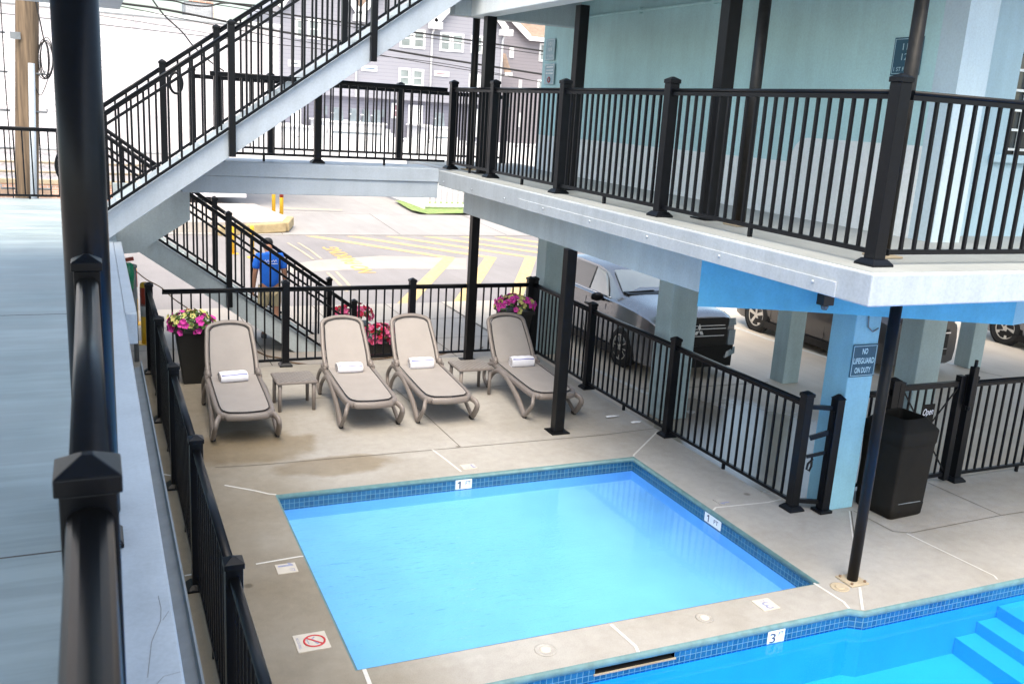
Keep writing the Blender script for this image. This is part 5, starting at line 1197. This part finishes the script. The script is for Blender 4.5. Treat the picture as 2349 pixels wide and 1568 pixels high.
def dress(t, P, prof, Wc, Lc, paint, fw, rw, r, style, face, dark=True):
    hw = Wc/2
    def glass_side(s):
        # windows follow the body side between belt and roof; one pane each
        def pt(u, k):
            for i in range(len(prof)-1):
                if prof[i][0] <= u <= prof[i+1][0]:
                    f = (u-prof[i][0])/(prof[i+1][0]-prof[i][0]); a, b = prof[i], prof[i+1]; v = [a[j_]+(b[j_]-a[j_])*f for j_ in range(6)]
                    x0_, z0_ = v[3]*.90, v[2]+.03; x1_, z1_ = v[5], v[4]-.05
                    return P(u, s*(x0_+(x1_-x0_)*k), z0_+(z1_-z0_)*k)
        for (u0, u1, a0, a1) in ((.365, .515, .06, .92), (.53, .70, .05, .94), (.715, .86, .06, .92)):
            if u0 < .4: pts = [pt(u0, a0), pt(u1, a0), pt(u1, a1), pt(.45, a1), pt(.42, .8)]
            elif u1 > .8: pts = [pt(u0, a0), pt(u1, a0+.1), pt(u1-.01, a1-.1), pt(u1-.05, a1), pt(u0, a1)]
            else: pts = [pt(u0, a0), pt(u1, a0), pt(u1, a1), pt(u0, a1)]
            panel(t, 'window', 'glass_dark' if s > 0 or u0 > .5 else 'windscreen', pts, (s, 0, .3))
        m = MB(); m.tube([pt(u, .0) for u in (.345, .45, .6, .75, .87)], .012, 6); m.build('chrome_strip', 'chrome', t)
        md = P(.385, s*(hw+.09), 1.02)
        m = MB(); m.lathe([(0, -.12), (.06, -.10), (.085, -.03), (.085, .04), (.05, .10), (0, .115)], md, 14, 0, 'x'); m.v = [(v[0], md[1]+(v[1]-md[1])*.9, md[2]+(v[2]-md[2])*.85) for v in m.v]
        m.bar(P(.38, s*(hw-.06), .97), P(.385, s*(hw+.05), .99), .05, .05); m.build('side_mirror', 'carblack', t)
        for u in (.50, .69):
            MB().bar(P(u-.035, s*(hw+.012), .80), P(u+.015, s*(hw+.012), .805), .025, .03).build('door_handle', 'carblack', t)
        panel(t, 'sill', 'carblack', [P(.20, s*(hw-.008), .14), P(.80, s*(hw-.008), .14), P(.80, s*(hw+.004), .27), P(.20, s*(hw+.004), .27)], (s, 0, 0))
        for u in (.355, .52, .705): MB().bar(P(u, s*(hw+.003), .30), P(u, s*(hw*.985), .92), .006, .006).build('door_seam', 'void', t)
        for (wy, sd) in ((fw, s), (rw, s)): wheel(t, P, (P(0, s*(hw-.085), 0)[0], P(0, 0, 0)[1]+wy, P(0, 0, r)[2]), r, s, style)
    glass_side(-1); glass_side(1)
    # windscreen
    ws = [P(.30, -.64, 1.155), P(.30, .64, 1.155), P(.415, .545, 1.435), P(.415, -.545, 1.435)]
    panel(t, 'windscreen', 'windscreen', ws, (0, -1, 1))
    m = MB(); m.bar(P(.290, -.55, 1.17), P(.297, -.05, 1.185), .02, .015); m.bar(P(.290, .02, 1.17), P(.297, .5, 1.18), .02, .015); m.build('wiper', 'carblack', t)
    panel(t, 'cowl', 'carblack', [P(.272, -.60, 1.135), P(.272, .60, 1.135), P(.298, .64, 1.16), P(.298, -.64, 1.16)], (0, -.3, 1))
    PF = lambda u, x, z: P(u, x, z*1.165)
    if face == 'suv':
        panel(t, 'grille', 'carblack', [PF(-.003, -.56, .455), PF(-.003, .56, .455), PF(.001, .585, .835), PF(.001, -.585, .835)], (0, -1, 0), .02)
        for z, w_ in ((.745, .5), (.70, .52), (.60, .50)): MB().bar(PF(-.012, -w_, z), PF(-.012, w_, z), .012, .014).build('grille_bar', 'chrome', t)
        e_ = MB(); q_ = .052
        for a in (90, 210, 330):
            c_ = V((q_*math.cos(rad(a)), q_*math.sin(rad(a)))); ax = c_.normalized(); sd = V((-ax.y, ax.x))
            pts = [c_-ax*q_, c_+sd*q_*.56, c_+ax*q_, c_-sd*q_*.56]
            e_.prism([(PF(0, p.x, 0)[0], PF(0, 0, .675+p.y)[2]) for p in pts], 'y', PF(-.016, 0, 0)[1], PF(-.011, 0, 0)[1])
        e_.build('emblem', 'chrome', t)
        panel(t, 'bumper', 'carblack', [PF(-.001, -.70, .16), PF(-.001, .70, .16), PF(-.002, .70, .45), PF(-.002, -.70, .45)], (0, -1, 0), .03)
        for s in (-1, 1):
            panel(t, 'headlight', 'lamp', [PF(-.001, s*.59, .72), PF(.006, s*.755, .73), PF(.008, s*.74, .82), PF(.001, s*.60, .825)], (s*.3, -1, .2), .02)
            panel(t, 'headlight', 'lamp', [PF(-.002, s*.60, .43), PF(.006, s*.75, .45), PF(.006, s*.755, .66), PF(-.001, s*.61, .66)], (s*.4, -1, 0), .02)
            panel(t, 'chrome_trim', 'chrome', [PF(-.009, s*.55, .28), PF(-.002, s*.75, .33), PF(.0, s*.755, .42), PF(-.007, s*.57, .36)], (s*.4, -1, 0), .025)
            panel(t, 'fog_light', 'amber' if False else 'lamp', [PF(.006, s*.64, .30), PF(.02, s*.74, .33), PF(.02, s*.74, .36), PF(.006, s*.64, .34)], (s*.3, -1, 0), .02)
    else:
        panel(t, 'grille', 'carblack', [PF(-.004, -.50, .30), PF(-.004, .50, .30), PF(.010, .56, .83), PF(.010, -.56, .83)], (0, -1, 0), .02)
        MB().bar(PF(-.012, -.52, .64), PF(-.012, .52, .64), .012, .022).build('grille_bar', 'chrome', t)
        MB().bar(PF(-.012, -.48, .40), PF(-.012, .48, .40), .010, .012).build('grille_bar', 'chrome', t)
        e_ = MB(); pts = [(-.11, -.022), (-.035, -.022), (-.035, -.04), (.035, -.04), (.035, -.022), (.11, -.022), (.095, .022), (.035, .022), (.035, .04), (-.035, .04), (-.035, .022), (-.095, .022)]
        e_.prism([(PF(0, p[0], 0)[0], PF(0, 0, .64+p[1])[2]) for p in pts], 'y', PF(-.018, 0, 0)[1], PF(-.012, 0, 0)[1]); e_.build('emblem', 'gold', t)
        for s in (-1, 1):
            panel(t, 'headlight', 'lamp', [PF(.004, s*.57, .62), PF(.03, s*.765, .65), PF(.03, s*.75, .78), PF(.008, s*.60, .80)], (s*.3, -1, .2), .02)
            panel(t, 'fog_light', 'lamp', [PF(.006, s*.58, .36), PF(.02, s*.70, .38), PF(.02, s*.70, .45), PF(.006, s*.58, .44)], (s*.3, -1, 0), .02)
Lc, Wc = 4.25, 1.66
t, P = make_car('suv', 'graphite grey SUV with chrome trimmed black grille parked behind the deck fence', 7.83, 11.92, Lc, Wc, -.055, 'carsilver', SUV, None)
dress(t, P, SUV, Wc, Lc, 'carsilver', .90, 3.36, .325, 'split', 'suv')
DK = [(a, b, c-.02, d_, (e_-.04), f) for a, b, c, d_, e_, f in SUV]
t, P = make_car('suv', 'charcoal SUV with gold emblem and silver five spoke wheels in the middle of the lot', 12.02, 11.2, Lc, Wc, -.055, 'cardark', DK, None)
dress(t, P, DK, Wc, Lc, 'cardark', .88, 3.42, .335, 'five', 'plain')
t, P = make_car('car', 'mid grey car at the right edge of the lot with black and silver swirl wheels', 16.75, 9.4, Lc, Wc, -.055, 'cargrey', SUV, None)
dress(t, P, SUV, Wc, Lc, 'cargrey', .90, 3.30, .33, 'swirl', 'plain')

# ------------------------------------------------------------------ street background
# utility pole
up = thing('utility_pole', 'weathered wooden utility pole with pegs and pale conduit at the left', 'utility pole', (-1.9, 19.0, -.1))
pa = at_y(186/2.7516, 0, 19.0); pb = at_y(186/2.7516, 1300/2.7516, 19.0)
px_, rp_ = pb.x, .195
MB().tube([(px_-.12, 19, -.1), (px_, 19, 2.04), (px_+.165, 19, 4.95), (px_+.40, 19, 9)], [rp_, rp_*.98, rp_*.95, rp_*.88], 20).build('pole', 'pole', up)
MB().cyl((px_+.03, 18.82, -.1), (px_+.20, 18.82, at_y(75, 158, 18.82).z), .055, n=12).build('conduit', 'stair', up)
for k, zz in enumerate((2.05, 2.75, 3.4, 4.05, 4.7, 5.3)):
    for s in ((-1,) if k in (1, 4) else (1,) if k == 5 else (-1, 1)):
        m = MB().tube([(px_+s*.18, 18.9, zz), (px_+s*.40, 18.9, zz+.0), (px_+s*.40, 18.9, zz+.06)], .02, 6); m.build('peg', 'grey', up)
m = MB(); rng = random.Random(4)
for k in range(7):
    cx2, cz2 = px_+.42+rng.uniform(-.03, .03), at_y(105, 145, 18.9).z+rng.uniform(-.05, .05)
    m.tube([(cx2+(.10+.02*k)*.6*math.cos(a), 18.85+.02*k, cz2+.32*math.sin(a)+.05*math.cos(a)) for a in [i*math.pi/10 for i in range(20)]], .008, 5, closed=True)
m.tube(smooth([(px_+.17, 18.86, cz2-.2), (px_+.3, 18.86, cz2-.6), (px_+.45, 18.86, cz2-.3)], 5), .008, 5)
m.tube(smooth([(px_+.2, 18.86, 9), (px_+.34, 18.86, 6.4), (px_+.25, 18.86, 5.9), (px_+.42, 18.86, cz2+.3)], 5), .012, 5)
m.tube([(px_-.18, 18.8, 9), (px_-.22, 18.8, 4), (px_-.2, 18.8, -.1)], .01, 5)
m.build('coiled_cable', 'wire', up)
m = MB()
m.lathe([(.05, 0), (.05, .2), (.03, .25)], (px_+.24, 18.8, 6.15), 10)
m.box(px_-.1, px_+.06, 18.78, 18.82, 4.60, 4.72); m.build('bracket', 'grey', up)
# overhead cables
def cable(label, pts, Y, r):
    P3 = [at_y(x, y, Y) for x, y in pts]; a = P3[0]-(P3[1]-P3[0])*6; b = P3[-1]+(P3[-1]-P3[-2])*2
    tag(MB().tube(smooth([a]+P3+[b], 4), r, 6).build('overhead_cable', 'wire'), label, 'cable')
def cable2(label, P3, r): tag(MB().tube(smooth(P3, 5), r, 6).build('overhead_cable', 'wire'), label, 'cable')
YC = 23.0
main = [(245, 1), (400, 22), (569, 55), (700, 79), (832, 99.5), (956, 121.5), (1100, 146), (1349, 185)]
cable('thick lower overhead cable crossing in front of the lavender houses', main, YC, .027)
cable('thin wire just beneath the lower thick overhead cable', [(x, y+13+.006*(x-245)) for x, y in main[1:]], YC, .010)
up2 = [(480, -4), (557, 5.4), (631, 18), (700, 33.5), (874, 58), (1021, 79.4), (1100, 90), (1354, 127.6)]
cable('thick upper overhead cable crossing in front of the house windows', up2, YC+.6, .023)
cable('thin wire just beneath the upper thick overhead cable', [(x, y+9) for x, y in up2], YC+.6, .010)
cable('thin sagging wire below the other overhead cables', [(700, 112), (950, 140), (1040, 150), (1160, 168), (1349, 205)], YC, .009)
cable2('looping black drop cables above the white building roof', [at_y(x, y, YC) for x, y in ((330, -6), (430, 2), (470, 12), (520, 16), (560, 8), (640, 14))], .02)
cable2('service wire slanting down across the white stucco wall', [at_y(x, y, 26) for x, y in ((380, -2), (410, 38), (455, 80), (482, 114), (520, 150), (560, 178))], .02)
cable2('hairline wire across the upper white stucco wall', [at_y(x, y, 30) for x, y in ((200, 28), (250, 39), (400, 63), (530, 85), (640, 104))], .008)
# white stucco building
YB = 36.0
wl_ = thing('white_building', 'long white stucco building with roof edge pipe behind the staircase', 'building', tuple(at_y(300, 450, YB)))
tr_ = at_y(700, 74, YB); tl = at_y(0, -6, YB); mid = at_y(243, 25, YB)
zt_ = (at_y(243, 25, YB).z+at_y(567, 61, YB).z)/2
xr_ = at_y(697, 200, YB).x; xr2 = at_y(616, 500, YB).x
MB().box(-30, xr2, YB, YB+9, .22, 3.0).build('lower_wall', 'stucco', wl_)
MB().box(-30, xr_, YB-.02, YB+9, 3.0, zt_).build('upper_wall', 'stucco', wl_)
MB().box(-30, xr_+.05, YB-.06, YB+.2, zt_, zt_+.12).build('roof_coping', 'vinyl', wl_)
m = MB().tube([(-30, YB-.2, zt_+.12), (xr_-.2, YB-.2, zt_-.05)], .05, 8)
for k in range(9): m.bar((xr_-.5-k*2.2, YB-.2, zt_+.1), (xr_-.5-k*2.2, YB-.2, zt_-.35), .04, .04)
m.build('roof_pipe', 'corr', wl_)
for yy in (370, 404, 428):
    p = at_y(40, yy, YB-.12); MB().tube([(-30, YB-.12, p.z), (xr2-2, YB-.12, p.z)], .04, 8).build('wall_pipe', 'fadedyellow' if yy > 400 else 'corr', wl_)
bk = thing('brick_wall', 'low orange brick wall along the street at the far left', 'wall', (-10, 33.6, .2))
zb1 = at_y(50, 458, 33.6).z
m = MB().box(-30, 2.2, 33.6, 33.9, -.1, zb1); m.build('wall', 'brick', bk)
MB().box(-30, 2.25, 33.55, 33.95, zb1, zb1+.12).build('coping', 'kerbstone', bk)
for k in range(12): MB().box(-14+k*1.1, -13.3+k*1.1, 33.58, 33.599, zb1-.42, zb1-.15).build('vent', 'shingle', bk)
# rooftop chimney and unit
ch = thing('chimney', 'red brick chimney on the roof of the white building', 'chimney', tuple(at_y(505, 38, 40)))
a, b = at_y(478, 0, 40), at_y(534, 36, 40)
MB().box(a.x, b.x, 40, 41, zt_-.3, a.z+1.2).build('stack', 'brick', ch)
MB().box(a.x-.08, b.x+.08, 39.92, 41.08, a.z+1.2, a.z+1.35).build('cap', 'kerbstone', ch)
ac = thing('rooftop_unit', 'grey corrugated rooftop unit in front of the brick chimney', 'rooftop unit', tuple(at_y(495, 40, 38)))
a, b = at_y(464, 8, 38), at_y(529, 40, 38)
n_ = 24; w_ = (b.x-a.x)/n_
m = MB()
for k in range(n_): m.box(a.x+k*w_, a.x+k*w_+w_*.62, 37.96, 38.0, b.z-.25, a.z)
m.build('louvre', 'corr', ac); MB().box(a.x-.05, b.x+.05, 38.0, 39.0, zt_-.1, a.z+.05).build('casing', 'grey', ac)
# lavender row houses
YH = 63.0
H_ = lambda x, y, Y=YH: at_y(x, y, Y)
hs = thing('row_house', 'lavender grey sided row house with gabled roof across the street', 'house', tuple(H_(1000, 330)))
xl, xr = H_(640, 200).x, H_(1254, 200).x
z1 = H_(1000, 250).z; zv = H_(1085, 58).z; zvl = H_(897, 40).z
zv = (zv+zvl)/2; zf1 = H_(860, 241).z; zg = -1.0
v1, v2, v3 = H_(897, 40).x, H_(1085, 58).x, xr
v0 = v1-(v2-v1)
pk_ = 3.6
pts = [(v0-.5, zf1), (xr, zf1), (xr, zv-.2), ((v2+v3)/2, zv+pk_*.80), (v2, zv), ((v1+v2)/2, zv+pk_), (v1, zv), ((v0+v1)/2, zv+pk_), (v0-.5, zv)]
MB().prism(pts, 'y', YH, YH+10).build('wall', 'siding_a', hs)
MB().box(v0-.4, xr-.1, YH+.35, YH+9.9, -.1, zf1-.001).build('ground_floor_wall', 'siding_c', hs)
def gable(xa, xb, h_, Y=YH, dep=10, par=None, ov=.35):
    xm = (xa+xb)/2
    ro = MB()
    for x in (xa, xb):
        s = 1 if x == xb else -1
        a_, b_ = V((x, Y-ov, zv+.02)), V((xm, Y-ov, zv+h_+.05))
        ro.add([a_, b_, b_+V((0, dep, 0)), a_+V((0, dep, 0)), a_+V((0, 0, .14)), b_+V((0, 0, .14)), b_+V((0, dep, .14)), a_+V((0, dep, .14))],
               [(0, 1, 2, 3), (7, 6, 5, 4), (0, 4, 5, 1), (1, 5, 6, 2), (2, 6, 7, 3), (3, 7, 4, 0)])
    ro.build('roof', 'shingle', par)
    for x in (xa, xb): MB().bar((x, Y-ov-.05, zv+.02), (xm, Y-ov-.05, zv+h_+.04), .1, .42).build('rake_trim', 'vinyl', par)
gable(v0, v1, pk_, par=hs); gable(v1, v2, pk_, par=hs); gable(v2, v3, pk_*.80, par=hs)
for x in (v1, v2, v3):
    MB().box(x-.42, x+.42, YH-.62, YH-.02, zv-.38, zv+.05).build('gutter_box', 'vinyl', hs)
    MB().tube([(x, YH-.1, zv-.35), (x-.12, YH-.1, zv-.7), (x-.12, YH-.1, zf1)], .07, 8).build('downspout', 'vinyl', hs)
def hwin(x0, x1, y0, y1, pane='pane', par=None, Y=YH, double=True):
    a, b = H_(x0, y0, Y), H_(x1, y1, Y)
    f = .14
    xa, xb, za, zb_ = a.x, b.x, a.z, b.z
    w = MB().box(xa, xb, Y-.06, Y, zb_, zb_+f).box(xa, xb, Y-.06, Y, za-f, za).box(xa, xa+f, Y-.06, Y, zb_+f, za-f).box(xb-f, xb, Y-.06, Y, zb_+f, za-f)
    if double: w.box(xa+f, xb-f, Y-.05, Y, (za+zb_)/2-.04, (za+zb_)/2+.04)
    o = w.build('window', 'vinyl', par)
    MB().box(xa+f, xb-f, Y-.02, Y-.001, zb_+f, za-f).build('pane', pane, o)
for r_ in ((739, 762, 46, 98), (769, 800, 47, 100), (1000, 1029, 70, 121), (1033, 1062, 73, 124), (1100, 1126, 80, 130), (1129.5, 1158, 83, 132), (1178, 1206, 88, 136), (997, 1025, 169, 217), (1030, 1058, 172, 219), (1173, 1196, 184, 228), (1201, 1226, 187, 231)): hwin(*r_, par=hs)
hwin(903, 942, 163, 180, 'paneblue', hs, double=False); hwin(1086, 1122, 177, 193, 'panepink', hs, double=False); hwin(720, 750, 150, 168, 'grillgrey', hs, double=False)
YG = YH+.35
hwin(979, 1005, 257, 297, 'panepink', hs, YG)
for x0, x1 in ((1021, 1054), (1188, 1210), (726, 752)):
    a, b = H_(x0, 262 + (x0-1021)*.06, YG), H_(x1, 334+(x0-1021)*.06, YG); MB().box(a.x, b.x, YG-.08, YG, b.z, a.z).build('door', 'vinyl', hs)
for x, y in ((812, 270), (812, 281), (957, 279), (957, 288), (1270, 262)):
    a = H_(x, y, YG); MB().box(a.x-.11, a.x+.11, YG-.25, YG, a.z-.13, a.z+.13).build('wall_light', 'grillgrey', hs)
# second house
hb = thing('row_house', 'mauve grey house with a brown side roof right of the lavender house', 'house', tuple(H_(1310, 300, 66)))
YB2 = 66.0
k0, k1 = H_(1240, 60, YB2), H_(1316, 94, YB2); pkk = H_(1263, 38, YB2)
MB().prism([(k0.x-3, -.1), (k1.x+10, -.1), (k1.x+10, k1.z), (k1.x, k1.z), (pkk.x, pkk.z), (k0.x-3, k1.z)], 'y', YB2, YB2+8).build('wall', 'siding_b', hb)
a_ = pkk; m = MB()
m.add([V((k1.x, YB2-.4, k1.z)), V((k1.x+10, YB2-.4, k1.z)), V((k1.x+10, YB2+4, k1.z+3.4)), V((k1.x-1.2, YB2+4, k1.z+3.4))], [(0, 1, 2, 3)])
m.add([V((k1.x+.05, YB2-.35, k1.z+.02)), V((pkk.x, YB2-.35, pkk.z+.1)), V((pkk.x, YB2+8, pkk.z+.1)), V((k1.x+.05, YB2+8, k1.z+.02))], [(0, 1, 2, 3)])
m.add([V((k0.x-3, YB2-.35, k1.z+.02)), V((pkk.x, YB2-.35, pkk.z+.1)), V((pkk.x, YB2+8, pkk.z+.1)), V((k0.x-3, YB2+8, k1.z+.02))], [(3, 2, 1, 0)])
m.build('roof', 'shingle', hb)
MB().bar((k1.x+.05, YB2-.42, k1.z), (pkk.x, YB2-.42, pkk.z+.06), .1, .4).build('rake_trim', 'vinyl', hb)
MB().bar((k1.x, YB2-.45, k1.z-.08), (k1.x+10, YB2-.45, k1.z-.08), .12, .3).build('gutter', 'vinyl', hb)
for r_ in ((1274, 1283, 119, 145), (1297, 1303, 200, 226), (1349, 1362, 108, 155), (1344, 1356, 199, 228), (1293, 1299, 282, 318)): hwin(*r_, par=hb, Y=YB2, double=False)
p0, p1, p2, p3 = H_(1254, 134, YB2-1.5), H_(1264, 134, YB2-1.5), H_(1280, 186, YB2-3), H_(1262, 186, YB2-3)
MB().add([p0, p1, p2, p3, p0-V((0, 0, .12)), p1-V((0, 0, .12)), p2-V((0, 0, .12)), p3-V((0, 0, .12))], [(0, 1, 2, 3), (7, 6, 5, 4), (0, 4, 5, 1), (1, 5, 6, 2), (2, 6, 7, 3), (3, 7, 4, 0)]).build('porch_roof', 'shingle', hb)
MB().bar(p3, p2, .1, .25).build('porch_trim', 'vinyl', hb)
# porch decks, grills, white vinyl fences
YD = 58.0
def deck(label, x0, x1, yt):
    a, b = H_(x0, yt, YD), H_(x1, yt+(x1-x0)*.06, YD)
    t = thing('porch_deck', label, 'porch', (a.x, YD, -.1)); z = (a.z+b.z)/2
    MB().box(a.x, b.x, YD, YG-.1, z-1.1, z).build('skirt', 'vinyl', t)
    MB().box(a.x-.1, b.x+.1, YD-.1, YG-.1, z, z+.10).build('floor', 'vinyl', t)
    MB().box(a.x+.2, b.x-.2, YD-.02, YD-.001, z-.62, z-.52).build('lattice_gap', 'grillgrey', t)
    MB().box(a.x+.1, b.x-.1, YD+.1, YG-.2, -.1, z-1.1).build('base', 'vinyl', t)
    for x, sg_ in ((a.x, -1), (b.x, 1)):
        s = MB()
        for k in range(5): s.box(x+sg_*(.1+k*.3), x+sg_*(.4+k*.3), YD+.2, YD+1.4, -.1, z-.25*(k+1))
        s.build('steps', 'vinyl', t)
    return z, a.x, b.x
z, xa, xb = deck('white porch deck with covered grills left of centre across the street', 822, 963, 305)
def grill(label, x0, x1, yb, h_):
    a, b = H_(x0, yb, YD+.6), H_(x1, yb, YD+.6)
    t = thing('covered_grill', label, 'grill', (a.x, YD+.6, a.z))
    MB().hexa([(a.x, YD+.4, a.z), (b.x, YD+.4, a.z), (b.x, YD+1.0, a.z), (a.x, YD+1.0, a.z)], [(a.x+.1, YD+.45, a.z+h_), (b.x-.1, YD+.45, a.z+h_), (b.x-.1, YD+.95, a.z+h_), (a.x+.1, YD+.95, a.z+h_)]).build('cover', 'grillgrey', t, bevel=.03)
    MB().bar((a.x-.12, YD+.5, a.z+h_*.6), (a.x+.06, YD+.5, a.z+h_*.6), .06, .06).build('handle', 'vinyl', t)
for i, (x0, x1) in enumerate(((831, 858), (874, 899), (905, 925), (930, 952))):
    grill(['leftmost grey covered grill on the left porch deck', 'second grey covered grill on the left porch deck', 'third grey covered grill on the left porch deck, narrowest', 'rightmost grey covered grill on the left porch deck'][i], x0, x1, 303+.06*(x0-822), .85)
deck('white porch deck with one covered grill right of centre', 1080, 1128, 320)
grill('teal grey covered grill alone on the right porch deck', 1085, 1110, 319, .95)
deck('white porch deck behind the stair stringer at the left', 700, 778, 316)
wf = thing('vinyl_fence', 'long white vinyl fence with picket top in front of the row houses', 'fence', (H_(700, 330, 54).x, 54, -.1))
a, b = H_(600, 330, 54), H_(1365, 372, 54); zt2 = (H_(800, 332, 54).z+H_(1200, 356, 54).z)/2
MB().box(a.x, b.x, 54, 54.08, -.1, zt2-.25).build('panel', 'vinyl', wf)
m = MB(); x = a.x
while x < b.x: m.box(x, x+.11, 54.0, 54.06, zt2-.25, zt2); x += .2
m.build('picket_top', 'vinyl', wf)
MB().box(a.x, b.x, 53.98, 54.1, zt2-.10, zt2-.04).build('top_rail', 'vinyl', wf)
for k in range(14): MB().box(a.x+k*2.0, a.x+k*2.0+.13, 53.95, 54.12, -.1, zt2+.08).build('post', 'vinyl', wf)
# small picket fence on the lawn
pf = thing('picket_fence', 'low white picket fence on the green strip beside the far pavement', 'fence', (12.1, 35.8, -.1))
m = MB().box(12.1, 12.18, 35.8, 41, -.06, .95); m.build('side_panel', 'vinyl', pf)
m = MB()
for k in range(34): m.box(12.2+k*.24, 12.32+k*.24, 35.8, 35.84, .02, .95)
m.build('pickets', 'vinyl', pf)
MB().box(12.2, 20.4, 35.84, 35.88, .02, .14).build('bottom_rail', 'vinyl', pf); MB().box(12.2, 20.4, 35.84, 35.88, .75, .85).build('top_rail', 'vinyl', pf)

# ------------------------------------------------------------------ light
w = bpy.data.worlds.new('World'); sc.world = w; w.use_nodes = True
nt = w.node_tree; bg = nt.nodes['Background']
sky = nt.nodes.new('ShaderNodeTexSky'); sky.sky_type = 'NISHITA'; sky.sun_disc = False
EL, AZ = rad(62), rad(205)       # azimuth from +Y clockwise
sky.sun_elevation = EL; sky.sun_rotation = AZ; sky.dust_density = 4.0; sky.air_density = 1.0; sky.ozone_density = .6
L(nt, mixc(nt, 1.0, mixc(nt, .25, sky.outputs[0], mixc(nt, 1.0, sky.outputs[0], (1.25, 1.0, .72), 'MULTIPLY')), (1.0, 1.045, 1.0), 'MULTIPLY'), bg.inputs[0]); bg.inputs[1].default_value = .15
sn = bpy.data.lights.new('sun', 'SUN'); sn.energy = 0.9; sn.angle = rad(50); sn.color = (1, .96, .90)
so = bpy.data.objects.new('sun', sn); col.objects.link(so)
dirs = V((math.sin(AZ)*math.cos(EL), math.cos(AZ)*math.cos(EL), math.sin(EL)))
so.rotation_euler = dirs.to_track_quat('Z', 'Y').to_euler(); so.location = (0, -5, 20)
sc.view_settings.view_transform = 'Standard'; sc.view_settings.look = 'None'; sc.view_settings.gamma = 1; sc.view_settings.exposure = 1.55
sc.render.engine = 'CYCLES'
sc.cycles.max_bounces = 8; sc.cycles.transparent_max_bounces = 12
